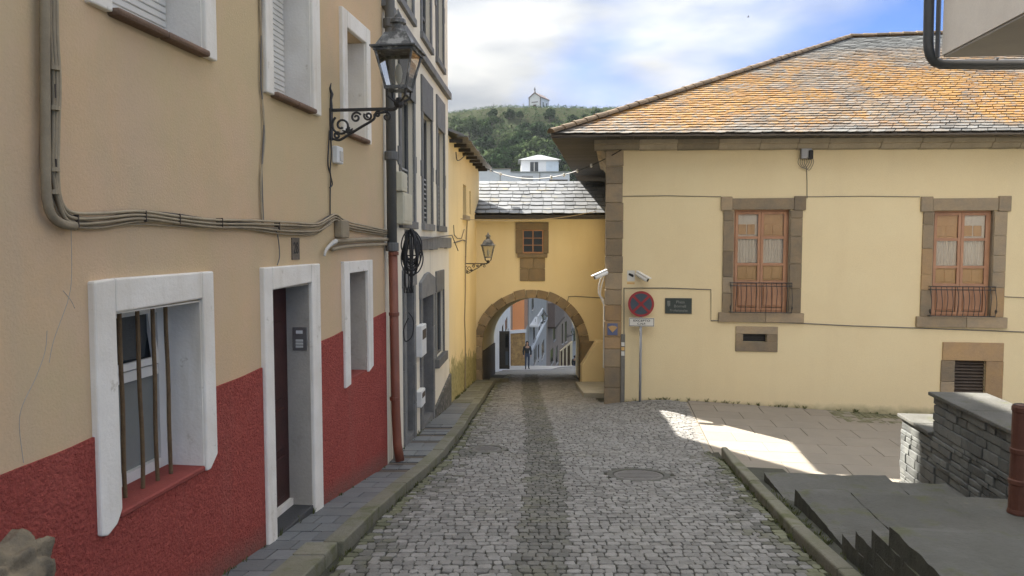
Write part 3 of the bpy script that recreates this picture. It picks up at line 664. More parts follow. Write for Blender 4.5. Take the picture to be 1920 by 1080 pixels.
# white surround of the barred window: uneven jambs
def surround(pts_list, o=.045, nm='surround', mt=None, bev=.012):
    mb = MB()
    for pts in pts_list: mb.prism([A.P(s_, z, o) for s_, z in pts], A.N * -(o + .02))
    return mb.build(nm, mt or WHITE, hA, bevel=bev, seg=2)
jz_ = AZ(213, 975)
surround([[(w1s0, w1bl), (w1s0 + .06, w1bl - .02), (lerp(w1s0, w1i0, .75), lerp(w1bl, jz_, .45)), (w1i0, jz_ + .05), (w1i0, w1zt), (w1s0 + .01, w1zt - .01)]])
surround([[(w1i0 + .001, w1it), (w1i1 - .001, w1it + .012), (w1i1 - .001, w1zt), (w1i0 + .001, w1zt)]])
surround([[(w1i1, w1ib - .03), (w1i1 + .05, w1ib - .035), (w1s1, w1ib + .06), (w1s1, w1zt), (w1i1, w1zt)]])
# reveal lining (paler plaster) of that window
for nm, q in (('reveal', (w1i1 - .012, w1i1 - .001, w1ib + .012, w1it)), ('reveal', (w1i0 + .001, w1i0 + .012, w1ib + .012, w1it))):
    MB().wb(A, q[0], q[1], q[2], q[3], -DPW, .02).build(nm, WHITE, hA)
MB().wb(A, w1i0 + .001, w1i1 - .001, w1it - .012, w1it - .001, -DPW, .02).build('reveal', WHITE, hA)
def framebars(w, par, s0, s1, z0, z1, o, wd, mt, th=.05, mull=(), trans=(), name='window_frame'):
    mb = MB()
    mb.wb(w, s0, s0 + wd, z0, z1, o - th, o); mb.wb(w, s1 - wd, s1, z0, z1, o - th, o)
    mb.wb(w, s0 + wd, s1 - wd, z0, z0 + wd, o - th, o - .002); mb.wb(w, s0 + wd, s1 - wd, z1 - wd, z1, o - th, o - .002)
    for q in mull: mb.wb(w, q - wd / 2, q + wd / 2, z0 + wd, z1 - wd, o - th, o - .004)
    for q in trans: mb.wb(w, s0 + wd, s1 - wd, q - wd / 2, q + wd / 2, o - th, o - .003)
    return mb.build(name, mt, par)
tz = lerp(w1ib, w1it, .60)
fr = framebars(A, hA, w1i0 + .012, w1i1 - .012, w1ib + .012, w1it - .012, -DPW + .08, .075, WHITEWOOD, .06, trans=(tz,))
MB().wb(A, w1i0 + .05, w1i1 - .05, w1ib + .05, tz, -DPW + .03, -DPW + .036).build('window_pane', mat('frosted_glass', (.20, .215, .205), (.15, .165, .16), 1.2, .25, .05, 20, fine=.05, spec=.6), fr)
MB().wb(A, w1i0 + .05, w1i1 - .05, tz, w1it - .05, -DPW + .03, -DPW + .036).build('window_pane', GLASSDARK, fr)
# the hopper sash on top leans inwards
sash = MB()
for (a, b) in ((w1i0 + .10, w1i0 + .15), (w1i1 - .15, w1i1 - .10)):
    sash.prism([A.P(a, tz + .05, -DPW + .10), A.P(b, tz + .05, -DPW + .10), A.P(b, w1it - .05, -DPW + .04), A.P(a, w1it - .05, -DPW + .04)], A.N * -.03)
sash.prism([A.P(w1i0 + .15, tz + .05, -DPW + .10), A.P(w1i1 - .15, tz + .05, -DPW + .10), A.P(w1i1 - .15, tz + .10, -DPW + .095), A.P(w1i0 + .15, tz + .10, -DPW + .095)], A.N * -.03)
sash.build('window_sash', WHITEWOOD, fr)
for q, jx in zip((229, 263, 291, 316), (.0, .006, -.003, .003)):
    s_ = A.s(q, 750, -.12)
    pts = [A.P(s_ + jx * math.sin(i * .9), lerp(w1ib - .03, w1it + .02, i / 6), -.12 + .003 * math.sin(i * 1.7 + q)) for i in range(7)]
    MB().tube(smoothpath(pts, 3), .0145, 10).build('window_bar', IRONRUST, hA, smooth=True)
# door
surround([[(d0, gz(d0) - .08), (di0, gz(di0) - .08), (di0, dzt), (d0 + .01, dzt)]]); surround([[(di0 + .001, dit - .01), (di1 - .001, dit + .012), (di1 - .001, dzt + .002), (di0 + .001, dzt)]]); surround([[(di1, gz(di1) - .06), (d1, gz(d1) - .08), (d1, dzt), (di1, dzt)]])
MB().wb(A, di1 - .014, di1 - .001, gz(di1) + .015, dit, -DD - .06, .012).build('door_reveal', GREYPLASTER, hA)
MB().wb(A, di0 + .001, di0 + .014, -3, dit, -DD - .06, .012).build('door_reveal', GREYPLASTER, hA)
MB().wb(A, di0 + .014, di1 - .014, dit - .012, dit - .001, -DD - .06, .012).build('door_reveal', GREYPLASTER, hA)
dz0 = gz(di0) + .02
MB().wb(A, di0, di1, dz0 - .5, dz0 - .02, -DD - .08, .02).build('door_step', mat('dark_slate_threshold', (.045, .047, .05), (.06, .06, .062), 4, .6, .2, 40), hA, bevel=.006)
MB().wb(A, di0 + .014, di1 - .014, dz0 - .02, dz0 + .05, -DD - .03, -DD + .04).build('door_sill', WHITE, hA)
dr = MB().wb(A, di0 + .014, di1 - .014, dz0 + .05, dit - .012, -DD - .06, -DD).build('door', DARKWOOD, hA)
dm = (di0 + di1) / 2
for (za, zb) in ((.12, .55), (.63, 1.05), (1.15, 1.95)):
    for (a, b) in ((di0 + .12, dm - .06), (dm + .06, di1 - .12)):
        MB().wb(A, a, b, dz0 + za, dz0 + zb, -DD - .005, -DD + .015).build('door_panel', DARKWOOD, dr, bevel=.012)
g = MB()
for i in range(5):
    zc = dz0 + 1.25 + i * .16
    g.tube([A.P(dm - .33 + .09 * math.sin(t * .7) + .08, zc + .07 * math.cos(t * .7), -DD + .03) for t in range(10)], .008, 5)
g.tube([A.P(dm - .38, dz0 + 1.15, -DD + .03), A.P(dm - .38, dz0 + 1.98, -DD + .03)], .01, 6); g.tube([A.P(dm - .12, dz0 + 1.15, -DD + .03), A.P(dm - .12, dz0 + 1.98, -DD + .03)], .01, 6)
g.build('door_grille', IRON, dr)
MB().lathe([(.012, 0), (.03, .005), (.034, .02), (.02, .035)], A.P(dm - .5, dz0 + 1.02, -DD + .01), 12).build('door_knob', STEEL, dr)
# intercom on the far door reveal
oi_, zi_ = A.perp(di1 - .014, 549, 613); oj_, zj_ = A.perp(di1 - .014, 577, 657)
ic = thing('intercom', A.P(di1 - .014, zj_, oi_), 'brushed steel intercom panel with three buttons on the door reveal', 'intercom')
IW = Wall(A.P(di1 - .0145, 0, 0).x, A.P(di1 - .0145, 0, 0).y, A.N.x, A.N.y)        # faces towards the camera along the wall
bp = MB().wb(IW, oi_, oj_, zj_, zi_, 0, .012).build('plate', STEEL, ic, bevel=.003)
for q in range(3):
    zz = lerp(zj_, zi_, .12 + q * .13); MB().wb(IW, lerp(oi_, oj_, .22), lerp(oi_, oj_, .72), zz, zz + .022, .010, .016).build('name_button', SIGNWHITE, ic)
MB().wb(IW, lerp(oi_, oj_, .25), lerp(oi_, oj_, .7), lerp(zj_, zi_, .72), lerp(zj_, zi_, .86), .010, .014).build('speaker_grille', WHITEPLASTIC, ic)
# blind window
surround([[(b0, AZ(641, 731)), (bi0, AZ(653, 722)), (bi0, bzt), (b0, bzt)]], bev=.008); surround([[(bi0 + .001, bit), (bi1 - .001, bit + .006), (bi1 - .001, bzt), (bi0 + .001, bzt)]], bev=.008); surround([[(bi1, bib - .02), (b1, bib + .03), (b1, bzt), (bi1, bzt)]], bev=.008)
MB().wb(A, bi0 + .001, bi1 - .001, bib + .008, bit - .001, -.22, -.20).build('blind_panel', GREYPLASTER, hA)
MB().wb(A, bi1 - .012, bi1 - .001, bib + .008, bit, -.2, .01).build('reveal', GREYPLASTER, hA)
# upper windows: surround, clay sill, roller shutter, pale reveals
SILLC = mat('clay_sill_tile', (.20, .125, .085), (.15, .10, .07), 5, .85, .4, 40, var=.1)
def upper(s0, s1, i0, i1, zs, zt, zit):
    surround([[(s0, zs - .03), (i0, zs - .03), (i0, zt), (s0, zt)]]); surround([[(i1, zs - .035), (s1, zs - .035), (s1, zt), (i1, zt)]]); surround([[(i0 + .001, zit), (i1 - .001, zit), (i1 - .001, zt), (i0 + .001, zt)]])
    n = max(2, round((i1 - i0) / .45))
    for q in range(n):
        a, b = lerp(i0, i1, q / n), lerp(i0, i1, (q + 1) / n); MB().wb(A, a + .002, b - .002, zs - .045, zs + .006, -.28, .085).build('sill_tile', SILLC, hA, bevel=.02, seg=2)
    MB().wb(A, i1 - .013, i1 - .001, zs + .006, zit, -.28, .012).build('reveal', WHITE, hA); MB().wb(A, i0 + .001, i0 + .013, zs + .006, zit, -.28, .012).build('reveal', WHITE, hA)
    sh = MB().wb(A, i0 + .013, i1 - .013, zs + .01, zit, -.29, -.275).build('roller_shutter', WHITEWOOD, hA)
    z = zs + .02
    while z < zit - .04: MB().wb(A, i0 + .02, i1 - .02, z, z + .047, -.276, -.262).build('shutter_slat', WHITEWOOD, sh, bevel=.006); z += .053
upper(ua0, ua1, uai0, uai1, sillz + .03, 3.15, 2.95); upper(ub0, ub1, ubi0, ubi1, sillz - .04, 3.1, 2.9); upper(uc0, uc1, uci0, uci1, sillz - .12, uct, ucit)
# roof: overhanging slate roof, out of the picture but casting shade
rf = MB(); rf.prism([A.P(-14.2, 6.6, .25), A.P(4.0, 6.6, .25), A.P(4.0, 8.6, -3.5), A.P(-14.2, 8.6, -3.5)], (0, 0, -.14)); rf.prism([A.P(-14.2, 8.6, -3.5), A.P(4.0, 8.6, -3.5), A.P(4.0, 6.6, -7.5), A.P(-14.2, 6.6, -7.5)], (0, 0, -.14))
rf.build('roof', SLATEFAR, hA)
# house number
np_ = thing('house_number', A.P(A.s(553, 466), A.z(553, 486), .01), 'small weathered plate with number 28 above the front door', 'number plate')
MB().wb(A, A.s(546, 466), A.s(560, 466), A.z(553, 487), A.z(553, 446), 0, .012).build('plate', mat('weathered_plate', (.16, .13, .10), (.10, .085, .07), 20, .7, .3, 60), np_, bevel=.002)
text('number', '28', .16, A, A.s(553, 466), A.z(553, 466), .0125, BLACKPAINT, np_, sx=.75)
# the rough quoin boulder that sticks out of the base by the frame edge
bo = gh(24, 1045, lambda x, y: -9) if False else A.P(*A.uv(20, 1050), .02)
mb = MB(); bm = bmesh.new(); bmesh.ops.create_icosphere(bm, subdivisions=5, radius=1)
for v in bm.verts:
    d = v.co.normalized(); nn = 1 + .10 * math.sin(d.x * 7 + 1) * math.sin(d.z * 9) + .06 * math.sin(d.y * 15 + d.z * 11) + .03 * math.sin(d.x * 31) * math.sin(d.z * 37)
    e = Vector((abs(d.x) ** .6 * math.copysign(1, d.x), abs(d.y) ** .6 * math.copysign(1, d.y), abs(d.z) ** .6 * math.copysign(1, d.z)))
    from mathutils import noise as mno
    nn *= 1 + .08 * mno.noise(d * 2.3) + .045 * mno.noise(d * 6) + .03 * mno.noise(d * 15)
    v.co = Vector((e.x * .17, e.y * .27, e.z * .30)) * nn
mb.add([v.co + A.P(A.s(20, 1050) - .12, A.z(20, 1050) - .16, .02) for v in bm.verts], [tuple(v.index for v in f.verts) for f in bm.faces]); bm.free()
mb.build('corner_boulder', mat('rough_tan_boulder', (.25, .20, .13), (.12, .105, .08), 7, .9, 1.0, 18, fine=.35), smooth=True, label='rough tan boulder sticking out of the red base at the picture edge', cat='boulder')

# ------------------------------------------------------------------ cream house
hB = thing('cream_house', B.P(0, -3.3), 'tall cream house with dark stone window surrounds, second on the left', 'house')
BE = B.s(842, 600); BZ = 12.4
wz0, wz1, wl1 = B.z(800, 430), 2.35, 2.75
def bs(a): return B.s(a, 455)
wins = [(bs(752), bs(776)), (bs(793), bs(809)), (bs(820.5), bs(832))]
gd1 = (bs(757.5), bs(772), -4.6, B.z(757, 540)); gd2 = (bs(789), bs(808), -4.6, B.z(789, 560)); gw = (bs(816), bs(830), B.z(822, 668), B.z(816, 548))
holesB = [(a, b, wz0 + .1, wz1 + .0, .22) for a, b in wins] + [(a, b, 3.75, 6.1, .22) for a, b in wins] + [gd1 + (.45,), gd2 + (.35,), gw + (.2,)]
wallmesh(B, .02, BE, -6, BZ, holesB, 8).build('wall', CREAM, hB)
def bpart(nm, s0, s1, z0, z1, o=.04, mt=DARKSTONE, o0=-.02, bev=.006, par=None): return MB().wb(B, s0, s1, z0, z1, o0, o).build(nm, mt, par or hB, bevel=bev)
for row_, (za, zb, zl) in enumerate(((wz0 + .1, wz1, wl1 + .15), (3.75, 6.1, 6.5))):
    for a, b in wins:
        bpart('lintel', a - .13, b + .13, zb, zl + (.1 if row_ == 0 else 0), .035); bpart('window_sill', a - .14, b + .14, za - .12, za, .06)
        bpart('jamb', a - .12, a, za, zb, .03); bpart('jamb', b, b + .12, za, zb, .03)
        bpart('jamb_block', a - .2, a - .121, lerp(za, zb, .42), lerp(za, zb, .56), .028); bpart('jamb_block', b + .121, b + .2, lerp(za, zb, .42), lerp(za, zb, .56), .028)
        f = framebars(B, hB, a, b, za, zb, -.08, .06, PIPEGREY, .05, mull=((a + b) / 2,), trans=(lerp(za, zb, .2),))
        for (c, d_) in ((a + .06, (a + b) / 2 - .03), ((a + b) / 2 + .03, b - .06)):
            MB().wb(B, c, d_, za + .06, lerp(za, zb, .2), -.115, -.108).build('window_pane', GLASSDARK, f); MB().wb(B, c, d_, lerp(za, zb, .2), zb - .06, -.115, -.108).build('window_pane', GLASSDARK, f)
        rl = MB()
        if row_ == 0:
            for q in range(9): rl.wb(B, a + .06, b - .06, za + .12 + q * .09, za + .15 + q * .09, -.10, -.085)
            rl.build('louvre_slats', FARGREY, f)
zc0, zc1 = B.z(800, 462), B.z(800, 444)
s_ = bs(764); k = 0
while s_ < BE - .05:
    e = min(s_ + R.uniform(.5, .8), BE - .01); bpart('string_course_stone', s_, e - .008, zc0 - .05 + R.uniform(-.02, .02), zc1, .07); s_ = e
s_ = .05
while s_ < BE - .05:
    e = min(s_ + R.uniform(.9, 1.3), BE - .01); bpart('string_course_stone', s_, e - .008, 3.22, 3.36, .09); s_ = e
# doorways
def doorway(h, lint, jw, nm, arch=False):
    a, b, z0, z1 = h; y_ = B.P(a, 0).y
    for (c, d_) in ((a - jw, a), (b, b + jw)):
        zz = walkz(B.P(c, 0).y) - .1; top = z1
        n = 4
        for q in range(n): bpart('jamb_stone', c, d_, lerp(zz, top, q / n) + .004, lerp(zz, top, (q + 1) / n), .035)
    mb = MB(); pts = [(a - jw - .03, z1), (b + jw + .03, z1), (b + jw + .03, z1 + lint * .72), ((a + b) / 2 + .1, z1 + lint), ((a + b) / 2 - .25, z1 + lint * .95), (a - jw - .03, z1 + lint * .66)]
    mb.prism([B.P(s_, z, .05) for s_, z in pts], B.N * -.07); mb.build('lintel', DARKSTONE, hB, bevel=.01)
    zg = walkz(B.P((a + b) / 2, 0).y)
    d = bpart(nm, a + .001, b - .001, zg, z1, -.30, mat('brown_plank_door', (.10, .055, .035), (.075, .045, .03), 4, .7, .2, 40), -.34, .003)
    n = 4
    for q in range(n): bpart('door_panel', lerp(a + .08, b - .08, q / n) + .01, lerp(a + .08, b - .08, (q + 1) / n) - .01, zg + .1, z1 - .1, -.285, mat('brown_plank_door', (0, 0, 0)), -.30, .004, d)
    bpart('reveal', b - .014, b - .001, zg, z1, .01, DARKSTONE, -.30, .002); bpart('reveal', a + .001, a + .014, zg, z1, .01, DARKSTONE, -.30, .002)
    bpart('door_step', a, b, zg - .3, zg + .10, .02, DARKSTONE, -.33, .006)
doorway(gd1, .42, .17, 'door'); doorway(gd2, .45, .20, 'door')
f = framebars(B, hB, gw[0], gw[1], gw[2], gw[3], -.05, .05, PIPEGREY, .05, mull=((gw[0] + gw[1]) / 2,))
MB().wb(B, gw[0] + .04, gw[1] - .04, gw[2] + .04, gw[3] - .04, -.09, -.083).build('window_pane', GLASSDARK, f)
bpart('window_sill', gw[0] - .12, gw[1] + .12, gw[2] - .18, gw[2], .09); bpart('lintel', gw[0] - .02, gw[1] + .05, gw[3], gw[3] + .42, .03); bpart('jamb', gw[1], gw[1] + .1, gw[2], gw[3], .025); bpart('jamb', gw[0] - .1, gw[0], gw[2], gw[3], .025)
ps = MB(); za = lambda s_: walkz(B.P(s_, 0).y)
a, b = gd2[1] + .21, BE - .01
ps.hexa([B.P(a, -5, .05), B.P(b, -5, .05), B.P(b, -5, -.02), B.P(a, -5, -.02), B.P(a, za(a) + .18, .05), B.P(b, za(b) + .72, .05), B.P(b, za(b) + .72, -.02), B.P(a, za(a) + .18, -.02)]); ps.build('plinth', RUBBLE, hB)
MB().wb(B, BE - 3, BE + 4.0, -6, 11.5, -7.5, -1.75).build('unseen_shade_block', CREAM, hB)  # added block, out of view, shaped to shade the stone wall
cr_ = MB(); cr_.wb(B, -.05, BE + .1, BZ, BZ + .25, -8.1, .2); cr_.build('eave', DARKSTONE, hB)
# things fixed to the cream house
for lab, (l, r_, t_, b_) in (('tall white meter box between the two dark doorways', (778, 787, 612, 672)), ('lower white meter box near the pavement between the doorways', (776.5, 784, 737, 768))):
    t = thing('meter_box', B.P(bs(l), B.z(l, b_), .03), lab, 'meter box')
    MB().wb(B, bs(l), bs(r_), B.z(l, b_), B.z(l, t_), 0, .11).build('case', WHITEPLASTIC, t, bevel=.012)
    MB().wb(B, bs(l) + .06, bs(r_) - .06, lerp(B.z(l, b_), B.z(l, t_), .55), lerp(B.z(l, b_), B.z(l, t_), .85), .105, .115).build('window', LOUVRE, t)
BOXC = mat('cream_metal_box', (.55, .52, .40), (.48, .45, .35), 3, .6, .1, 40, stain=streaks((.30, .27, .2), .6, 6))
for lab, (l, r_, t_, b_) in (('small grey electricity box on the cream house beside the grey downpipe', (738, 748, 322, 358)), ('large cream electricity cabinet just above the black cable coil', (740, 757, 360, 420))):
    t = thing('electricity_box', B.P(bs(l), B.z(l, b_), .02), lab, 'electricity box')
    MB().wb(B, bs(l), bs(r_), B.z(l, b_), B.z(l, t_), 0, .14).build('case', BOXC, t, bevel=.012)
    MB().wb(B, bs(l) + .05, bs(r_) - .05, B.z(l, b_) + .05, B.z(l, t_) - .05, .138, .146).build('lid', BOXC, t, bevel=.004)
# ------------------------------------------------------------------ narrow yellow house
hY = thing('yellow_house', B.P(BE + 3, -4), 'narrow bright yellow house with mossy foot, joining the archway on the left', 'house')
YE = bs(893.2); yz = 2.34
yh = [(bs(868.5), bs(874.5), B.z(870, 404), B.z(870, 346), .12), (bs(880.5), bs(883), B.z(881, 402), B.z(881, 358), .1)]
wallmesh(B, BE, YE + .9, -6, yz + .1, yh, 5).build('wall', YELLOW, hY)
for q in yh: MB().wb(B, q[0] + .001, q[1] - .001, q[2] + .001, q[3], -.12 if q is yh[0] else -.1, -.085).build('shutter', LOUVRE, hY, bevel=.004)
MB().wb(B, yh[0][0] - .1, yh[0][1] + .1, yh[0][2] - .12, yh[0][2], -.02, .10).build('window_sill', GREYSTONE, hY, bevel=.01)
ro = MB(); ro.prism([B.P(BE + .02, yz + .12, .36), B.P(YE + 1.0, yz + .12, .36), B.P(YE + 1.0, yz + 1.3, -2.6), B.P(BE + .02, yz + 1.3, -2.6)], (0, 0, -.06)); ro.prism([B.P(BE + .02, yz + 1.3, -2.6), B.P(YE + 1.0, yz + 1.3, -2.6), B.P(YE + 1.0, yz, -5.5), B.P(BE + .02, yz, -5.5)], (0, 0, -.06))
rfy = ro.build('roof', SLATE2, hY)
s_ = BE + .03
while s_ < YE + .95:
    e = s_ + R.uniform(.3, .45); MB().wb(B, s_, e - .01, yz + .06, yz + .09, .2, .42 + R.uniform(-.02, .03)).build('eave_slate', SLATE2, rfy, bevel=.006); s_ = e
for q in range(9):
    s_ = lerp(BE + .2, YE + .6, q / 8); MB().wb(B, s_, s_ + .07, yz - .04, yz + .04, .001, .30).build('rafter_end', SOFFIT, rfy)

# ------------------------------------------------------------------ archway house
hQ = thing('archway_house', Q.P(.5, -4.4), 'mustard yellow house bridging the street over a stone arch, silver slate roof', 'archway')
q0, q1 = Q.s(880), 3.35
ac = Q.s(996); azc = Q.z(996, 650); AR, ARO = 1.555, 1.83
SK = .05                                                   # the passage follows the street
DZ = -.092                                                 # and falls with it
LEN = 6.4
NSEG = 28
def archpt(i, r_, y_=0):
    t = math.pi * (1 - i / NSEG); return ac + r_ * math.cos(t) + SK * y_, azc + r_ * math.sin(t) + DZ * y_
ztop = Q.z(996, 402)
wq = MB(); ztop = Q.z(996, 402) + .05
for face_y in (0, LEN):
    pts = []
    P_ = lambda s_, z: Vector((s_, 23.2 + face_y, z))
    for i in range(NSEG):
        a, b = archpt(i, AR + .1, face_y), archpt(i + 1, AR + .1, face_y)
        wq.add([P_(*a), P_(*b), P_(b[0], ztop), P_(a[0], ztop)], [(0, 1, 2, 3)])
    l, r_ = archpt(0, AR + .1, face_y), archpt(NSEG, AR + .1, face_y)
    wq.add([P_(q0, -9), P_(l[0], -9), P_(l[0], ztop), P_(q0, ztop)], [(0, 1, 2, 3)]); wq.add([P_(r_[0], -9), P_(q1, -9), P_(q1, ztop), P_(r_[0], ztop)], [(0, 1, 2, 3)])
    wq.add([P_(q0, -9), P_(l[0], -9), P_(l[0], l[1]), P_(q0, l[1])], [(0, 1, 2, 3)]) if False else None
for i in range(NSEG):
    a, b = archpt(i, AR + .1), archpt(i + 1, AR + .1); c, d_ = archpt(i, AR + .1, LEN), archpt(i + 1, AR + .1, LEN)
    wq.add([(a[0], 23.2, a[1]), (b[0], 23.2, b[1]), (d_[0], 23.2 + LEN, d_[1]), (c[0], 23.2 + LEN, c[1])], [(0, 3, 2, 1)])
for i in (0, NSEG):
    a, c = archpt(i, AR + .1), archpt(i, AR + .1, LEN)
    wq.add([(a[0], 23.2, -9), (a[0], 23.2, a[1]), (c[0], 23.2 + LEN, c[1]), (c[0], 23.2 + LEN, -9)], [(0, 1, 2, 3)])
wq.add([(q0, 23.2, ztop), (q1, 23.2, ztop), (q1, 23.2 + LEN, ztop), (q0, 23.2 + LEN, ztop)], [(0, 1, 2, 3)])
wq.build('wall', YELLOWARCH, hQ)
# vault lining plaster and dark dado in the passage, set inside the rough opening
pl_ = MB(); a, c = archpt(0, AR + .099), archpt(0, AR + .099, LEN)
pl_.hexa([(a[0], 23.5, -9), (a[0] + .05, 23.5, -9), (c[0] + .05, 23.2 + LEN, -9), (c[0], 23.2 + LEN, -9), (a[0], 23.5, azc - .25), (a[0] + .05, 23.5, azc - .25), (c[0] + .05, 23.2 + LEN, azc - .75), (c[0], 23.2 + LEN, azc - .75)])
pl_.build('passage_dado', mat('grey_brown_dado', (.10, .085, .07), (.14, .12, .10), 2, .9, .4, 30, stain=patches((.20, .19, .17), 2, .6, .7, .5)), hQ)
# voussoirs
nv = 15
for i in range(nv):
    t0, t1 = math.pi * (1 - i / nv), math.pi * (1 - (i + 1) / nv); g_ = .006; mb = MB(); ro_ = ARO + R.uniform(-.03, .03); n = 3; fr_ = []
    ang = [lerp(t0 - g_, t1 + g_, q / n) for q in range(n + 1)]
    pts = [(ac + AR * math.cos(t), azc + AR * math.sin(t)) for t in ang] + [(ac + ro_ * math.cos(t), azc + ro_ * math.sin(t)) for t in reversed(ang)]
    mb.prism([Vector((s_, 23.2 - .035 - R.uniform(0, .01), z)) for s_, z in reversed(pts)][::-1], (0, .42, -.02)); mb.build('voussoir', SANDSTONE, hQ)
for sd_ in (-1, 1):
    z = azc - .01
    for q in range(4):
        h = R.uniform(.33, .42); a, b = ac + sd_ * AR, ac + sd_ * (ARO + R.uniform(-.05, .1)); MB().box(min(a, b), max(a, b), 23.16, 23.62, z - h + .008, z).build('pier_stone', SANDSTONE, hQ, bevel=.012); z -= h
# buttress with sloping top, impost stone and stone slab at the right foot
bx0, bx1 = Q.s(1090.5, 700, .55), q1
by = .55
bt = MB(); prof = [(bx0, -6), (bx1, -6), (bx1, Q.z(1125, 641, by)), (Q.s(1119, 641, by), Q.z(1119, 641, by)), (bx0, Q.z(1090, 687, by))]
bt.prism([Q.P(s_, z, by) for s_, z in prof], (0, .54, 0)); bt.build('buttress', YELLOWARCH, hQ, bevel=.01)
for i, (z0, z1, l) in enumerate(((687, 668, 1091), (667, 652, 1092), (651, 638, 1090))):
    pass
MB().prism([Q.P(Q.s(1091, 640, .1), Q.z(1091, 688, .1), .1), Q.P(Q.s(1110, 640, .1), Q.z(1091, 688, .1), .1), Q.P(Q.s(1121, 640, .1), Q.z(1091, 640, .1), .1), Q.P(Q.s(1090, 640, .1), Q.z(1091, 640, .1), .1)], (0, .098, 0)).build('impost_stone', SANDSTONE, hQ, bevel=.008)
sb = gh(1083, 727, lambda x, y: roadz(x, y) + .2)
fx0, fx1_ = at(1094, 738, 19.2).x, 2.46; bx_0, bx_1 = at(1079, 727, 22.6).x, 2.95
MB().hexa([(fx0, 19.2, -5), (fx1_, 19.2, -5), (bx_1, 22.62, -5), (bx_0, 22.62, -5), (fx0, 19.2, roadz(2, 19.2) + .13), (fx1_, 19.2, roadz(2, 19.2) + .13), (bx_1, 22.62, roadz(2, 22.6) + .10), (bx_0, 22.62, roadz(2, 22.6) + .10)]).build('foot_slab', mat('pale_foot_slab', (.42, .40, .35), (.34, .33, .27), 3, .85, .3, 40), hQ, bevel=.02, seg=2)
# window in the arch house
a0, a1 = Q.s(980), Q.s(1018.5); zb, zt = Q.z(1000, 475), Q.z(1000, 431)
def qpart(nm, s0, s1, z0, z1, o=.05, mt=SANDSTONE, o0=-.02, bev=.01, par=None): return MB().wb(Q, s0, s1, z0, z1, o0, o).build(nm, mt, par or hQ, bevel=bev)
qpart('window_stone', Q.s(967), Q.s(1028.5), zt, Q.z(1000, 417)); qpart('window_stone', Q.s(967), a0 - .002, zb, zt - .006); qpart('window_stone', a1 + .002, Q.s(1028.5), zb, zt - .006)
qpart('window_stone', Q.s(970), Q.s(1026), Q.z(1000, 483), zb - .006, .09); zz = Q.z(1000, 527)
qpart('apron_stone', Q.s(975), Q.s(1000), Q.z(1000, 503), Q.z(1000, 483.5), .035); qpart('apron_stone', Q.s(1000) + .006, Q.s(1022), Q.z(1000, 503), Q.z(1000, 483.5), .035)
qpart('apron_stone', Q.s(975), Q.s(991), zz, Q.z(1000, 503.5), .035); qpart('apron_stone', Q.s(991) + .006, Q.s(1022), zz, Q.z(1000, 503.5), .035)
qpart('window_back', a0, a1, zb, zt, .004, GLASSDARK, .001, 0)
f = framebars(Q, hQ, a0, a1, zb, zt, .03, .035, BROWNWOOD, .02, mull=((a0 + a1) / 2,))
for c, d_ in ((a0 + .035, (a0 + a1) / 2 - .02), ((a0 + a1) / 2 + .02, a1 - .035)):
    for q in range(3):
        za_, zb_ = lerp(zb + .035, zt - .035, q / 3), lerp(zb + .035, zt - .035, (q + 1) / 3)
        MB().wb(Q, c + .01, d_ - .01, za_ + .01, zb_ - .01, .005, .012).build('window_pane', GLASSDARK, f)
        MB().wb(Q, c, d_, za_ - .012, za_ + .012, .008, .026).build('muntin', BROWNWOOD, f)
# roof of the arch house: 8 courses of big slates
def slate_roof(par, E0, E1, T0, T1, rows, wavg, mt, jit=.02, th=.022, over=1.25, keep=None):
    """E0->E1 eave line, T0->T1 top line; returns list of slate point sets"""
    out = []; E0, E1, T0, T1 = map(Vector, (E0, E1, T0, T1))
    nrm = (E1 - E0).cross(T0 - E0).normalized(); nrm = nrm if nrm.z > 0 else -nrm
    for r_ in range(rows):
        t0, t1 = r_ / rows, min(1.0, (r_ + over) / rows)
        L0, L1 = E0.lerp(T0, t0), E1.lerp(T1, t0); H0, H1 = E0.lerp(T0, t1), E1.lerp(T1, t1); ln = (L1 - L0).length
        n = max(2, round(ln / wavg)); cut = [0]; 
        for k_ in range(1, n): cut.append((k_ + R.uniform(-.22, .22)) / n)
        cut.append(1); sh = R.uniform(0, .5) / n
        for k_ in range(n):
            a, b = cut[k_], cut[k_ + 1]; dn = R.uniform(-jit, jit)
            dv = (L0 - H0).normalized() * dn
            g_ = (.004 + th * .18) / ln; p = [L0.lerp(L1, a + g_) + dv, L0.lerp(L1, b - g_) + dv, H0.lerp(H1, b - g_), H0.lerp(H1, a + g_)]
            mid = (p[0] + p[1]) / 2 + (L0 - H0).normalized() * R.uniform(.4, 2.2) * th 
            lf = th * 1.6 + R.uniform(0, th * .7)
            up0, up1 = nrm * lf, nrm * th * .3
            top = [p[0] + up0, mid + up0, p[1] + up0, p[2] + up1, p[3] + up1]; bot = [q - nrm * th for q in top]
            out.append((bot + top, [(0, 4, 3, 2, 1), (5, 6, 7, 8, 9), (0, 1, 6, 5), (1, 2, 7, 6), (2, 3, 8, 7), (3, 4, 9, 8), (4, 0, 5, 9)], p))
    return out
ey, ez = 22.78, Q.z(996, 401, .42); ty = 26.4; tz_ = ray(960, 340); tz_ = tz_.z / tz_.y * ty
E0, E1, T0, T1 = (q0 - .1, ey, ez), (3.3, ey, ez), (q0 - .1, ty, tz_), (3.6, ty, tz_)
rq = MB(); dn = Vector((0, 0, -.05)); rq.prism([Vector(E0) + dn, Vector(E1) + dn, Vector(T1) + dn, Vector(T0) + dn], (0, 0, -.05)); rq.prism([Vector(T0) + dn, Vector(T1) + dn, Vector((3.6, 30.2, tz_ - 1.3)), Vector((q0 - .1, 30.2, tz_ - 1.3))], (0, 0, -.05))
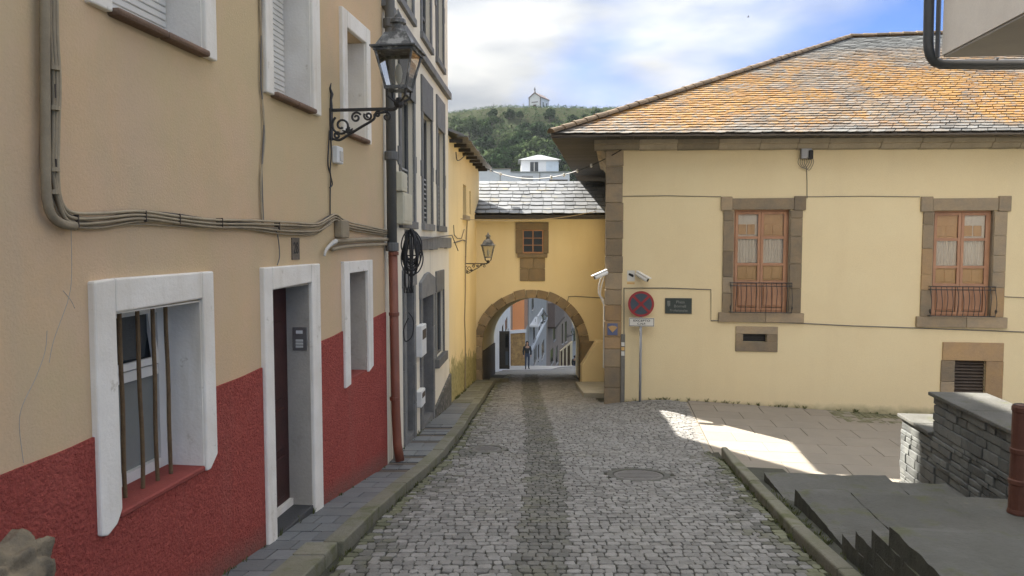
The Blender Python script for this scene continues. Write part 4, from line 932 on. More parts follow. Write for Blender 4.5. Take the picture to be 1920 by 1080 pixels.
rfq = rq.build('roof', SOFFIT, hQ)
for vs_, fs_, p in slate_roof(rfq, E0, E1, T0, T1, 9, .34, SLATE2, .04, .02, 1.3): MB().add(vs_, fs_).build('slate', SLATE2, rfq)
MB().box(q0 - .05, 3.1, ey - .02, ey + .06, ez - .16, ez - .03).build('eave_board', SOFFIT, rfq)

# ------------------------------------------------------------------ mansion on the right
hM = thing('yellow_mansion', M.P(5, -3.9), 'long straw yellow mansion with sandstone corner and orange lichen slate roof', 'mansion')
MS0, MS1, MZ = 0.0, 15.0, 2.12
def mr(l, t, r_, b_): return M.s(l, (t + b_) / 2), M.s(r_, (t + b_) / 2), M.z((l + r_) / 2, b_), M.z((l + r_) / 2, t)
def mpart(nm, s0, s1, z0, z1, o=.04, mt=SANDSTONE, o0=-.02, bev=.008, par=None): return MB().wb(M, s0, s1, z0, z1, o0, o).build(nm, mt, par or hM, bevel=bev)
WN = [dict(o=mr(1350, 370, 1508, 604), i=mr(1374, 393, 1480, 586)), dict(o=mr(1722, 370, 1890, 614), i=mr(1747, 395, 1860, 594))]
V1 = mr(1393, 626, 1437, 641); V2 = mr(1789, 676, 1847, 738)
holesM = [w_['i'] + (.30,) for w_ in WN] + [V1 + (.3,), V2 + (.25,)]
wallmesh(M, MS0, MS1, -6, MZ + .05, holesM, 12).build('wall', MANSION, hM)
# quoins
z = M.z(1150, 768); zs_q = [768, 727, 688, 654, 632, 602, 572, 543, 512, 480, 448, 415, 380, 345, 312, 283]
for i in range(len(zs_q) - 1):
    za_, zb_ = M.z(1150, zs_q[i]) - (.4 if i == 0 else 0), M.z(1150, zs_q[i + 1]); l = .37 + R.uniform(-.015, .015)
    mpart('quoin', -.035, l, za_ + .004, zb_ - .004, .035, SANDSTONE2 if i in (3, 4, 5) else SANDSTONE, -.30, .012)
# roof body: eaves 1.0 m out, hip at the left
OV, OL = .75, 1.25
def mp3(s_, z, o): return M.P(s_, z, o)
ezl, ezr = M.z(1040, 251, OV), M.z(1900, 250, OV); 
ezr = lerp(ezl, ezr, .85)
k_ = 8.3; SE = 16.0
C = mp3(-OL, ezl, OV); E1_ = mp3(SE, lerp(ezl, ezr, SE / 9.5), OV)
hipR = mp3(-OL + k_ + .4, 0, OV - k_); rr = ray(1592, 71); 
tt = hipR.x / rr.x; hipR.z = rr.z / rr.y * hipR.y
rdg1 = mp3(SE, hipR.z - .0, OV - k_); back = mp3(-OL, ezl, OV - 2 * k_); back1 = mp3(SE, ezl, OV - 2 * k_)
dn = Vector((0, 0, -.03)); rb_ = MB()
rb_.add([C + dn, E1_ + dn, rdg1 + dn, hipR + dn, back + dn, back1 + dn], [(0, 1, 2, 3), (4, 0, 3), (5, 4, 3, 2)])
rb_.add([C + dn * 1.9, E1_ + dn * 1.9, back1 + dn * 1.9, back + dn * 1.9], [(3, 2, 1, 0)])
rb_.add([C + dn, C + dn * 1.9, E1_ + dn * 1.9, E1_ + dn], [(0, 1, 2, 3)]); rb_.add([back + dn, back + dn * 1.9, C + dn * 1.9, C + dn], [(0, 1, 2, 3)])
roofM = rb_.build('roof', mat('brown_eave_board', (.12, .10, .08), (.09, .075, .06), 3, .85, .3, 30), hM)
# soffit boards under the left eave
for q in range(40):
    a = OV - q * .28; mb = MB(); p0 = mp3(-OL + .03, ezl - .09, a); p1 = mp3(-.06, ezl - .09, a)
    if q * .28 > 9: break
    mb.hexa([p0, p1, p1 - M.N * .265, p0 - M.N * .265, p0 + Vector((0, 0, .02)), p1 + Vector((0, 0, .02)), p1 - M.N * .265 + Vector((0, 0, .02)), p0 - M.N * .265 + Vector((0, 0, .02))]); mb.build('soffit_board', SOFFIT, roofM)
q_ = 0.0
while q_ < SE + .5:
    mb = MB(); p0 = mp3(-.3 + q_, ezl - .085 - .013 * q_, OV - .03); p1 = mp3(-.02 + q_, ezl - .085 - .013 * q_, OV - .03); bk = M.N * -(OV - .1); u_ = Vector((0, 0, .02))
    mb.hexa([p0, p1, p1 + bk, p0 + bk, p0 + u_, p1 + u_, p1 + bk + u_, p0 + bk + u_]); mb.build('soffit_board', SOFFIT, roofM); q_ += .30
# cornice stones
s_ = -.30
while s_ < MS1:
    e = s_ + R.uniform(.55, 1.25); dz_ = -.013 * s_
    mb = MB(); zt_, zb_ = ezl - .09 + dz_, MZ + dz_; prof = [(.30, zt_), (.28, zt_ - .09), (.20, zt_ - .11), (.14, zt_ - .2), (.05, zb_ + .03), (.04, zb_), (-.03, zb_), (-.03, zt_)]
    mb.prism([M.P(s_ + .004, z, o) for o, z in prof], M.D * (e - s_ - .008)); mb.build('cornice_stone', GREYSTONE, hM); s_ = e
# the side cornice that returns at the corner
LW = Wall(M.P(0, 0).x, M.P(0, 0).y, -M.N.x, -M.N.y)        # left flank runs away from the viewer
s_ = 0.05
while s_ < 6:
    e = s_ + 1.0; MB().prism([M.O + Vector((0, 0, z)) - M.D * o - M.N * s_ for o, z in [(.30, ezl - .095), (.28, 2.29), (.2, 2.27), (.14, 2.18), (.05, 2.08), (.04, MZ - .25), (-.03, MZ - .25), (-.03, ezl - .095)]], M.N * -(e - s_ - .008)).build('cornice_stone', GREYSTONE, hM); s_ = e
ROWS = 50
sl = slate_roof(roofM, C, E1_, hipR, rdg1, ROWS, .25, SLATE, .025, .015, 1.3)
def vis(p): return -20 < p.x / (p.y * CP - p.z * SP) * F + 960 < 1940
def proj_area(p): return ((p[1] - p[0]).length * (p[3] - p[0]).length) / max(1, p[0].y) ** 2.5 * (1 if vis(p[0]) else 0)
order = sorted(range(len(sl)), key=lambda i: -proj_area(sl[i][2])); big = set(order[:300]); mass = MB()
for i, (vs_, fs_, p) in enumerate(sl):
    if i in big: MB().add(vs_, fs_).build('slate', SLATE, roofM)
    else: mass.add(vs_, fs_)
mass.build('slates', SLATE, roofM, kind='stuff')
ls = MB()
for vs_, fs_, p in slate_roof(roofM, back, C, hipR, hipR + (C - back).normalized() * .05, 30, .4, SLATE, .02, .018, 1.3): ls.add(vs_, fs_)
ls.build('side_slates', SLATE, roofM, kind='stuff')
# hip and ridge tiles
def ridge(p, q, n, nm):
    p, q = Vector(p), Vector(q); d = (q - p) / n; side = d.cross(Vector((0, 0, 1))).normalized(); up = side.cross(d).normalized()
    for i in range(n):
        a = p + d * i; b = p + d * (i + 1.12); mb = MB(); vs_ = []; r0_, r1_ = .12 + R.uniform(-.01, .012), .10
        for c_, rr_ in ((a, r0_), (b, r1_)):
            for k in range(7):
                t = math.pi * k / 6; vs_.append(c_ + side * math.cos(t) * rr_ + up * (math.sin(t) * rr_ * .85 - .02))
        fs_ = [(k, k + 1, k + 8, k + 7) for k in range(6)] + [tuple(range(6, -1, -1)), tuple(range(7, 14))]
        mb.add(vs_, fs_); mb.build(nm, RIDGE, roofM, smooth=False)
ridge(C + Vector((0, 0, .04)), hipR + Vector((0, 0, .04)), 36, 'hip_tile'); ridge(hipR + Vector((0, 0, .05)), rdg1 + Vector((0, 0, .05)), 22, 'ridge_tile')
# tall windows with stone surrounds, french leaves and bowed railing
for wi, w_ in enumerate(WN):
    (a, b, zb, zt), (i0, i1, iz0, iz1) = w_['o'], w_['i']
    mpart('lintel_stone', a + .25, b - .25, iz1, zt - .02, .04); mpart('lintel_stone', a, a + .248, iz1 - .02, zt + .02, .055); mpart('lintel_stone', b - .248, b, iz1 - .02, zt + .02, .055)
    mpart('sill_stone', a - .02, lerp(a, b, .55), zb, iz0 - .002, .07); mpart('sill_stone', lerp(a, b, .55) + .006, b + .01, zb, iz0 - .002, .07)
    for (c, d_) in ((a + .06, i0 - .001), (i1 + .001, b - .06)):
        z = iz0
        while z < iz1 - .03:
            h = R.uniform(.33, .7); e = min(z + h, iz1 - .022); e = iz1 - .022 if iz1 - e < .18 else e
            mpart('jamb_stone', c, d_, z + .003, e - .003, .035 + R.uniform(0, .01), SANDSTONE2 if R.random() < .22 else SANDSTONE); z = e
    MB().wb(M, i1 - .014, i1 - .001, iz0, iz1, -.28, .01).build('reveal_stone', GREYSTONE, hM); MB().wb(M, i0 + .001, i0 + .014, iz0, iz1, -.28, .01).build('reveal_stone', GREYSTONE, hM)
    mid = (i0 + i1) / 2; H = iz1 - iz0
    ov = -.10
    wf = framebars(M, hM, i0 + .014, i1 - .014, iz0, iz1, ov, .045, BROWNWOOD, .06, name='window_frame')
    for c, d_ in ((i0 + .06, mid - .004), (mid + .004, i1 - .06)):
        leaf = framebars(M, hM, c, d_, iz0 + .045, iz1 - .045, ov + .02, .058, BROWNWOOD, .05, trans=(iz0 + H * .30, iz0 + H * .47, iz0 + H * .73), name='window_leaf')
        for za_, zb_ in ((.30, .47), (.47, .73), (.73, .965)):
            MB().wb(M, c + .045, d_ - .045, iz0 + H * za_ + .03, iz0 + H * zb_ - .02, ov - .004, ov - .001).build('window_pane', PANE, leaf)
        pz = iz0 + .15, iz0 + H * .28
        MB().wb(M, c + .07, d_ - .07, iz0 + .12, pz[1], ov - .03, ov).build('leaf_panel', BROWNWOOD, leaf, bevel=.004)
        hw = (d_ - c - .17) / 2
        for q in range(2): MB().wb(M, c + .085 + q * hw, c + .085 + (q + 1) * hw - .02, pz[0], pz[1] - .03, ov - .002, ov + .015).build('raised_panel', BROWNWOOD, leaf, bevel=.01)
        # folded inner shutters and a net curtain behind the panes
        sh = MB().wb(M, c + .05, d_ - .05, iz0 + H * .28, iz0 + H * .47, -.16, -.135).build('inner_shutter', SHUTTERWOOD, leaf)
        for q in range(2):
            MB().wb(M, c + .07 + q * hw, c + .05 + (q + 1) * hw, iz0 + H * .33, iz0 + H * .45, -.137, -.122).build('shutter_panel', SHUTTERWOOD, sh if False else leaf, bevel=.012)
            MB().wb(M, c + .07 + q * hw, c + .05 + (q + 1) * hw, iz0 + H * .76, iz0 + H * .86, -.137, -.122).build('shutter_panel', SHUTTERWOOD, leaf, bevel=.012)
        MB().wb(M, c + .05, d_ - .05, iz0 + H * .735, iz1 - .05, -.16, -.135).build('inner_shutter', SHUTTERWOOD if (c > mid - .1) == (wi == 0) else CURTAIN, leaf)
        cu = MB(); n = 26; vs_ = []
        for q in range(n + 1):
            s_ = lerp(c + .05, d_ - .05, q / n); o_ = -.142 + .008 * math.sin(q * 1.7 + wi)
            vs_ += [M.P(s_, iz0 + H * .47, o_), M.P(s_, iz0 + H * .735, o_)]
        cu.add(vs_, [(2 * q, 2 * q + 2, 2 * q + 3, 2 * q + 1) for q in range(n)]); cu.build('net_curtain', CURTAIN, leaf)
    # railing
    rt, rbm = lerp(iz0, iz1, .135 if wi == 0 else .17) + .02, iz0 + .03
    rt = M.z(1430, 530) if wi == 0 else M.z(1800, 537); rbm = M.z(1430, 585) if wi == 0 else M.z(1800, 592)
    ral = thing('window_railing', M.P((i0 + i1) / 2, rbm, .1), ('bowed black iron railing on the left tall window, above the slot vent' if wi == 0 else 'bowed black iron railing on the right tall window, above the louvred vent'), 'railing', 'iron window railings')
    e0, e1 = i0 - .06, i1 + .05
    for z, o_, nm in ((rt, .11, 'top_rail'), (rt - .07, .11, 'top_rail'), (rbm, .13, 'bottom_rail')):
        MB().tube([M.P(e0, z, -.02), M.P(e0, z, o_), M.P(e1, z, o_), M.P(e1, z, -.02)], .012, 6).build(nm, IRON, ral)
    n = 12
    for q in range(n + 1):
        s_ = lerp(e0 + .01, e1 - .01, q / n); hgt = rt - rbm
        pts = [M.P(s_ + (.012 * math.sin(t * 6.28) if q % 2 else 0), lerp(rt, rbm, t), .11 + .07 * math.sin(max(0, (t - .15) / .85) * math.pi) ** 1 + .02 * t) for t in [i / 8 for i in range(9)]]
        MB().tube(pts, .008, 5).build('baluster', IRON, ral)
    sc = MB()
    for s_ in (e0, e1): sc.tube([M.P(s_ + .0, rbm + .10 + .055 * math.sin(t * .8) * (1 - t * .06), .14 + .05 * math.cos(t * .8) * (1 - t * .06)) for t in range(12)], .008, 5)
    sc.build('scroll', IRON, ral)
# slot vent
o_ = mr(1379, 612, 1458, 659)
def bevelled(o_, i_, mt):
    mb = MB(); f1 = [(o_[0], o_[2]), (o_[1], o_[2]), (o_[1], o_[3]), (o_[0], o_[3])]; f2 = [(i_[0], i_[2]), (i_[1], i_[2]), (i_[1], i_[3]), (i_[0], i_[3])]
    nm = []
    for q in range(4):
        a, b = f1[q], f1[(q + 1) % 4]; c, d_ = f2[(q + 1) % 4], f2[q]
        m2 = MB(); m2.add([M.P(*a, .012), M.P(*b, .012), M.P(*c, -.10), M.P(*d_, -.10), M.P(*a, -.03), M.P(*b, -.03), M.P(*c, -.16), M.P(*d_, -.16)], [(0, 1, 2, 3), (7, 6, 5, 4), (0, 4, 5, 1), (1, 5, 6, 2), (2, 6, 7, 3), (3, 7, 4, 0)]); m2.build('vent_stone', mt, hM)
for q in (): pass
mpart('vent_stone', o_[0], o_[1], V1[3], o_[3], .03); mpart('vent_stone', o_[0], o_[1], o_[2], V1[2], .03); mpart('vent_stone', o_[0], V1[0], V1[2] + .002, V1[3] - .002, .028); mpart('vent_stone', V1[1], o_[1], V1[2] + .002, V1[3] - .002, .028)
g = MB()
for q in range(5): g.wb(M, V1[0], V1[1], lerp(V1[2], V1[3], q / 5) + .005, lerp(V1[2], V1[3], q / 5) + .02, -.10, -.06)
g.build('vent_slats', IRON, hM); MB().wb(M, V1[0], V1[1], V1[2], V1[3], -.2, -.12).build('vent_back', IRON, hM)
# louvred vent
o_ = mr(1765, 642, 1879, 770)
mpart('vent_stone', o_[0], o_[1], V2[3], o_[3], .035, SANDSTONE2); mpart('vent_stone', o_[0] - .02, V2[0], lerp(V2[2], V2[3], .35), V2[3] - .004, .03); mpart('vent_stone', o_[0] - .02, V2[0], V2[2] - .32, lerp(V2[2], V2[3], .35) - .006, .034); mpart('vent_stone', V2[1], o_[1] + .01, V2[2] - .3, V2[3] - .004, .03, SANDSTONE2); mpart('vent_stone', V2[0] + .002, V2[1] - .002, V2[2] - .25, V2[2], .03)
MB().wb(M, V2[0], V2[1], V2[2], V2[3], -.2, -.14).build('vent_back', IRON, hM)
z = V2[2] + .01
while z < V2[3] - .05:
    mb = MB(); mb.hexa([M.P(V2[0], z, -.04), M.P(V2[1], z, -.04), M.P(V2[1], z + .05, -.12), M.P(V2[0], z + .05, -.12), M.P(V2[0], z + .018, -.04), M.P(V2[1], z + .018, -.04), M.P(V2[1], z + .068, -.12), M.P(V2[0], z + .068, -.12)]); mb.build('louvre_slat', LOUVRE, hM); z += .072
# things fixed to the mansion
def cable(pxs, nm, lab, mt, r_, w=M, o=.012, cat='cable', n=0, group=None):
    pts = [w.P(*w.uv(*q), o) for q in pxs]; pts = smoothpath(pts, n) if n else pts
    return MB().tube(pts, r_, 6).build(nm, mt, label=lab, cat=cat, group=group)
cable([(1170, 640), (1170, 540), (1250, 540), (1333, 543), (1333, 601), (1500, 606), (1600, 611), (1720, 615), (1960, 624)], 'wall_cable', 'thin cable running under both tall windows and round the dark plaque', CABLEGREY, .011)
cable([(1166, 368), (1250, 367), (1352, 369)], 'wall_cable', 'thin cable from the stone corner to the left tall window', CABLEGREY, .008); cable([(1512, 369), (1620, 368), (1724, 369)], 'wall_cable', 'thin cable between the heads of the two tall windows', CABLEGREY, .008)
cable([(1880, 556), (1900, 557), (1960, 560)], 'wall_cable', 'short thin cable right of the right tall window', CABLEGREY, .008)
cable([(1512, 312), (1513, 340), (1513, 372)], 'wall_cable', 'short vertical cable dropping from the grey box under the cornice', CABLEGREY, .007)
bxr = mr(1500, 279, 1520, 298)
jb = thing('junction_box', M.P(bxr[0], bxr[2], .03), 'grey junction box with hanging wire loops under the cornice', 'junction box')
MB().wb(M, bxr[0], bxr[1], bxr[2], bxr[3], .0, .12).build('case', GALV, jb, bevel=.01); MB().wb(M, bxr[1] - .07, bxr[1] + .02, bxr[2] - .02, bxr[3] - .05, .06, .16).build('socket', BLACKPAINT, jb, bevel=.01)
g = MB()
for q in range(4):
    s0, s1 = lerp(bxr[0] - .03, bxr[1] - .08, q / 4), lerp(bxr[0] + .12, bxr[1] + .08, q / 4)
    g.tube(smoothpath([M.P(s0, bxr[2] + .02, .05), M.P(s0 - .02, bxr[2] - .1, .06), M.P((s0 + s1) / 2, bxr[2] - .2 - .02 * q, .07), M.P(s1 + .02, bxr[2] - .09, .06), M.P(s1 - .01, bxr[2] + .02, .05)], 5), .006, 5)
g.build('wire_loops', CABLEGREY, jb)
# corner conduit with stickers, thin white corner trim
cd = mr(1163.5, 626, 1171.5, 766)
ct = thing('corner_conduit', M.P(cd[0], cd[2], .04), 'grey conduit cover with small stickers beside the stone corner', 'conduit')
MB().wb(M, cd[0], cd[1], cd[2], cd[3], 0, .07).build('cover', GALV if False else mat('grey_conduit', (.17, .165, .15), (.13, .125, .115), 4, .7, .1, 40), ct, bevel=.01)
for (t_, b_, mt) in ((641, 648, SIGNWHITE), (650, 656, SHELLY), (658, 666, SIGNWHITE)): MB().wb(M, cd[0] + .012, cd[1] - .012, M.z(1167, b_), M.z(1167, t_), .069, .074).build('sticker', mt, ct)
# no stopping sign
sg_s, sg_z = M.s(1202, 570, .25), M.z(1202, 570, .25); sr = 24.3 / F * M.P(sg_s, 0, .25).y
ns = thing('no_stopping_sign', M.P(sg_s, M.z(1200, 765, .22), .22), 'round red and blue no stopping sign on a grey pole by the stone corner', 'road sign')
def disc(nm, r_, o0, o1, mt, n=40, r_in=None):
    mb = MB(); ring = [(r_ * math.cos(2 * math.pi * k / n), r_ * math.sin(2 * math.pi * k / n)) for k in range(n)]
    if r_in is None: mb.prism([M.P(sg_s + x, sg_z + z, o1) for x, z in ring], M.N * -(o1 - o0))
    else:
        for k in range(n):
            a, b = ring[k], ring[(k + 1) % n]; f_ = r_in / r_
            mb.hexa([M.P(sg_s + x, sg_z + z, o) for o in (o0, o1) for x, z in (a, b, (b[0] * f_, b[1] * f_), (a[0] * f_, a[1] * f_))])
    return mb.build(nm, mt, ns)
disc('sign_plate', sr, .24, .25, SIGNRED); disc('sign_face', sr * .82, .2505, .253, SIGNBLUE)
for sg in (-1, 1):
    c_, s__ = math.cos(math.pi / 4) * sr * .84, math.sin(math.pi / 4) * sr * .84; wv = sr * .09
    MB().prism([M.P(sg_s + x, sg_z + z, .2555) for x, z in ((-c_ - wv * sg * 0 - wv * .7, -s__ * sg + wv * .7 * sg), (-c_ + wv * .7, -s__ * sg - wv * .7 * sg), (c_ + wv * .7, s__ * sg - wv * .7 * sg), (c_ - wv * .7, s__ * sg + wv * .7 * sg))][::sg], M.N * -.002).build('cross_bar', SIGNRED, ns)
pz = mr(1179, 594, 1226, 610)
pt = MB().wb(M, pz[0], pz[1], pz[2], pz[3], .238, .246).build('text_plate', SIGNWHITE, ns, bevel=.003)
bd = MB(); e = .010
for (a, b, c, d_) in ((pz[0] + e, pz[1] - e, pz[3] - 2 * e, pz[3] - e), (pz[0] + e, pz[1] - e, pz[2] + e, pz[2] + 2 * e), (pz[0] + e, pz[0] + 2 * e, pz[2] + 2 * e, pz[3] - 2 * e), (pz[1] - 2 * e, pz[1] - e, pz[2] + 2 * e, pz[3] - 2 * e)): bd.wb(M, a, b, c, d_, .246, .248)
bd.build('border', BLACKPAINT, pt); pc = (pz[0] + pz[1]) / 2; ph = pz[3] - pz[2]
text('lettering', 'EXCEPTO', ph * .34, M, pc, pz[3] - ph * .33, .247, BLACKPAINT, pt, sx=1.3); text('lettering', 'C.N.P.', ph * .34, M, pc, pz[2] + ph * .30, .247, BLACKPAINT, pt, sx=1.1)
MB().tube([M.P(sg_s, -4.4, .215), M.P(sg_s, sg_z + sr * .8, .215)], .03, 12).build('pole', GALV, ns, smooth=True)
# street name plaque
pq = mr(1247, 559, 1297, 588)
pg = thing('street_plaque', M.P(pq[0], pq[2], .02), 'dark slate street name plaque with worn lettering right of the road sign', 'plaque')
pb_ = MB().wb(M, pq[0], pq[1], pq[2], pq[3], 0, .025).build('panel', PLAQUE, pg, bevel=.004); ph = pq[3] - pq[2]; pw = pq[1] - pq[0]
text('lettering', 'Plaza', ph * .24, M, pq[0] + pw * .57, pq[3] - ph * .25, .025, LETTER, pg, sx=1.15); text('lettering', 'Borrell', ph * .24, M, pq[0] + pw * .56, pq[3] - ph * .52, .025, LETTER, pg, sx=1.15); text('lettering', 'Profesionales', ph * .22, M, pq[0] + pw * .51, pq[3] - ph * .79, .025, LETTER, pg, sx=.95)
MB().prism([M.P(pq[0] + pw * x, pq[2] + ph * z, .028) for x, z in ((.13, .45), (.19, .52), (.19, .82), (.08, .82), (.08, .52))], M.N * -.004).build('crest', LETTER, pg)
# cctv notice, camera, tile with shell
cn = mr(1176, 507, 1190, 527)
cs = thing('camera_notice', M.P(cn[0], cn[2], .01), 'small white notice with a black camera symbol above the road sign', 'notice')
MB().wb(M, cn[0], cn[1], cn[2], cn[3], 0, .008).build('sheet', SIGNWHITE, cs); w_ = cn[1] - cn[0]; h_ = cn[3] - cn[2]
MB().prism([M.P(cn[0] + w_ * x, cn[2] + h_ * z, .011) for x, z in ((.2, .55), (.75, .36), (.88, .48), (.8, .62), (.3, .75), (.16, .68))], M.N * -.003).build('symbol', BLACKPAINT, cs)
MB().wb(M, cn[0], cn[1], cn[2] - h_ * .28, cn[2] - h_ * .12, 0, .006).build('label_strip', SIGNRED if False else SHELLY, cs)
def cctv(loc, d, lab, sc=1.0):
    t = thing('security_camera', loc, lab, 'camera'); d = Vector(d).normalized(); loc = Vector(loc)
    bk = loc + M.N * .0
    mb = MB(); mb.tube([loc, loc + M.N * .10 * sc], .045 * sc, 12); mb.build('base', WHITEPLASTIC, t, smooth=False)
    a = loc + M.N * .12 * sc - d * .08 * sc; b = a + d * .34 * sc
    MB().tube([a, a + d * .02, b - d * .02, b], [.03 * sc, .055 * sc, .055 * sc, .045 * sc], 14).build('body', WHITEPLASTIC, t, smooth=True); MB().tube([b - d * .002, b + d * .012], .036 * sc, 14).build('lens', BLACKPAINT, t)
    hd = MB(); u_ = Vector((0, 0, 1)); sd_ = d.cross(u_).normalized(); uu = sd_.cross(d); 
    hd.prism([a + uu * .06 * sc - sd_ * .06 * sc, a + uu * .06 * sc + sd_ * .06 * sc, b + d * .05 * sc + uu * .06 * sc + sd_ * .06 * sc, b + d * .05 * sc + uu * .06 * sc - sd_ * .06 * sc], uu * .012); hd.build('sunshield', WHITEPLASTIC, t)
    return t
cctv(M.P(M.s(1197, 517), M.z(1197, 515), 0), M.D * .75 + M.N * .45 + Vector((0, 0, -.42)), 'white tube security camera on the yellow wall above the road sign')
cctv(M.P(-.04, M.z(1133, 512), .02), -M.D * .8 + M.N * .25 + Vector((0, 0, -.35)), 'white security camera sticking out left of the stone corner')
g = MB(); g.tube(smoothpath([M.P(-.05, M.z(1133, 512), -.02), M.P(-.16, M.z(1130, 530), 0), M.P(-.17, M.z(1130, 552), 0), M.P(-.06, M.z(1130, 566), 0), M.P(-.05, M.z(1130, 620), 0), M.P(-.05, M.z(1130, 690), 0)], 6), .016, 6)
g.tube(smoothpath([M.P(-.05, M.z(1133, 520), -.02), M.P(-.12, M.z(1130, 540), 0), M.P(-.13, M.z(1130, 556), 0), M.P(-.05, M.z(1130, 572), 0)], 6), .014, 6)
g.build('corner_cable', PVC, label='pale looped cable hanging down the left edge of the stone corner', cat='cable')
tl = mr(1139, 606, 1158, 628)
sh = thing('shell_tile', M.P(tl[0], tl[2], .036), 'blue tile with yellow scallop shell on the stone corner', 'tile')
MB().wb(M, tl[0], tl[1], tl[2], tl[3], .03, .05).build('tile_plate', TILEBLUE, sh, bevel=.004); cx, cz = (tl[0] + tl[1]) / 2, tl[2] + (tl[3] - tl[2]) * .22; rr_ = (tl[3] - tl[2]) * .58
for q in range(7):
    t0 = math.pi * (.27 + .46 * q / 7); t1 = math.pi * (.27 + .46 * (q + .78) / 7)
    MB().prism([M.P(cx, cz, .056), M.P(cx + rr_ * math.cos(t0), cz + rr_ * math.sin(t0), .056), M.P(cx + rr_ * 1.06 * math.cos((t0 + t1) / 2), cz + rr_ * 1.06 * math.sin((t0 + t1) / 2), .056), M.P(cx + rr_ * math.cos(t1), cz + rr_ * math.sin(t1), .056)], M.N * -.007).build('shell_rib', SHELLY, sh)

# ------------------------------------------------------------------ dry stone wall, post and bay on the right
G = Wall(5.9, 11.0, -.135, -1)                       # s runs towards the viewer, face looks left
lowz, upz = -2.585, -2.04
sw = thing('stone_wall', G.P(1.5, -3.7, -.3), 'stepped grey schist stair wall with slate coping on the right', 'wall')
GE = 3.25; ST = 1.06
core = MB(); core.wb(G, .05, GE, -3.9, lowz - .06, -.62, -.04); core.wb(G, ST + .03, GE, lowz - .06, upz - .06, -.62, -.04); core.build('core', MORTAR, sw)
def course(w, s0, s1, z0, z1, o, front=True):
    z = z0
    while z < z1 - .02:
        h = R.choice((.055, .07, .09, .11, .14)); h = min(h, z1 - z); h = z1 - z if z1 - z - h < .035 else h
        s_ = s0 - R.uniform(0, .02)
        while s_ < s1 - .02:
            l = R.uniform(.14, .42); e = min(s_ + l, s1); e = s1 if s1 - e < .08 else e
            j = lambda a=.007: R.uniform(-a, a); oo = o + R.uniform(-.012, .014); g_ = .005
            mb = MB(); pts = [w.P(s_ + g_ + j(), z + g_ + j(.004), oo), w.P(e - g_ + j(), z + g_ + j(.004), oo + j()), w.P(e - g_ + j(), z + h - g_ + j(.004), oo + j()), w.P(s_ + g_ + j(), z + h - g_ + j(.004), oo)]
            mb.prism(pts, w.N * -(.14)); mb.build('stone', SCHIST, sw, bevel=.007); s_ = e
        z += h
course(G, .0, GE, -3.75, lowz - .052, 0); course(G, ST, GE, lowz - .05, upz - .052, 0)
FE = Wall(G.P(0, 0, 0).x, G.P(0, 0, 0).y, G.N.x * -1, G.N.y * -1)
NE = Wall(G.P(GE, 0, 0).x, G.P(GE, 0, 0).y, -G.N.x, -G.N.y)          # near end, faces the viewer
course(NE, .02, .6, -2.9, upz - .052, 0)
for nm, a, b, z in (('coping_slab', -.05, ST * .55, lowz), ('coping_slab', ST * .55 + .006, ST + .02, lowz), ('coping_slab', ST - .05, 2.15, upz), ('coping_slab', 2.156, GE + .03, upz)):
    MB().wb(G, a, b, z - .05, z, -.70, .05).build(nm, STEPS, sw, bevel=.008)
gb = thing('rust_post', gh(1909, 962, lambda x, y: -2.77), 'rust brown ringed iron post standing on the landing at the right edge', 'post')
prof = [(.10, 0), (.10, .02), (.092, .05), (.092, .30), (.101, .31), (.101, .35), (.092, .36), (.09, .62), (.099, .63), (.099, .67), (.09, .68), (.088, 1.05), (.096, 1.06), (.096, 1.10), (.085, 1.12)]
MB().lathe(prof, (0, 0, 0), 20).build('shaft', RUSTPOST, gb, local=True, smooth=False); MB().lathe([(.08, 1.118), (.08, 1.125), (.06, 1.12), (.02, 1.10)], (0, 0, 0), 20).build('cap', BLACKPAINT, gb, local=True)
# white building whose bay overhangs at the top right
rb0 = ray(1766, 104); by_ = 8.9; bc = rb0 * (by_ / rb0.y)
hb = thing('bay_house', (9, 4, -2.2), 'pale rendered overhanging bay of a house at the top right', 'house')
BW = Wall(bc.x, bc.y, -.1, -1)                      # s towards the viewer, o to the left
MB().wb(BW, 0, 5.5, bc.z, bc.z + 3.2, -6, 0).build('bay', BAYWHITE, hb)
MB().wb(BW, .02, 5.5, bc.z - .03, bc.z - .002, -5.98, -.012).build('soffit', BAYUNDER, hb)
MB().wb(BW, .9, 5.5, -4, bc.z - .031, -6, -2.6).build('wall', BAYWHITE, hb)
gut = thing('gutter_pipe', bc + Vector((0, .1, .2)), 'dark grey gutter pipe bending round the lower corner of the pale bay', 'gutter')
pts = [at(1743, -160, by_ + .14), at(1742, 0, by_ + .14), at(1740.5, 78, by_ + .14), at(1741.5, 92, by_ + .14), at(1745, 106, by_ + .14), at(1753, 116, by_ + .14), at(1765, 120.5, by_ + .14), at(1780, 121, by_ + .14), at(1880, 121, by_ + .1), at(2150, 121, by_ + .05)]
MB().tube(pts, .058, 14).build('pipe', ZINC, gut, smooth=True)
MB().tube([at(1762.5, -160, by_ + .06), at(1760.5, 0, by_ + .06), at(1757.5, 108, by_ + .06)], .030, 4).build('corner_trim', ZINC, gut)
MB().tube([at(1871, 108, by_ + .06), at(1868, 118, by_ + .1)], .014, 6).build('bracket', ZINC, gut)

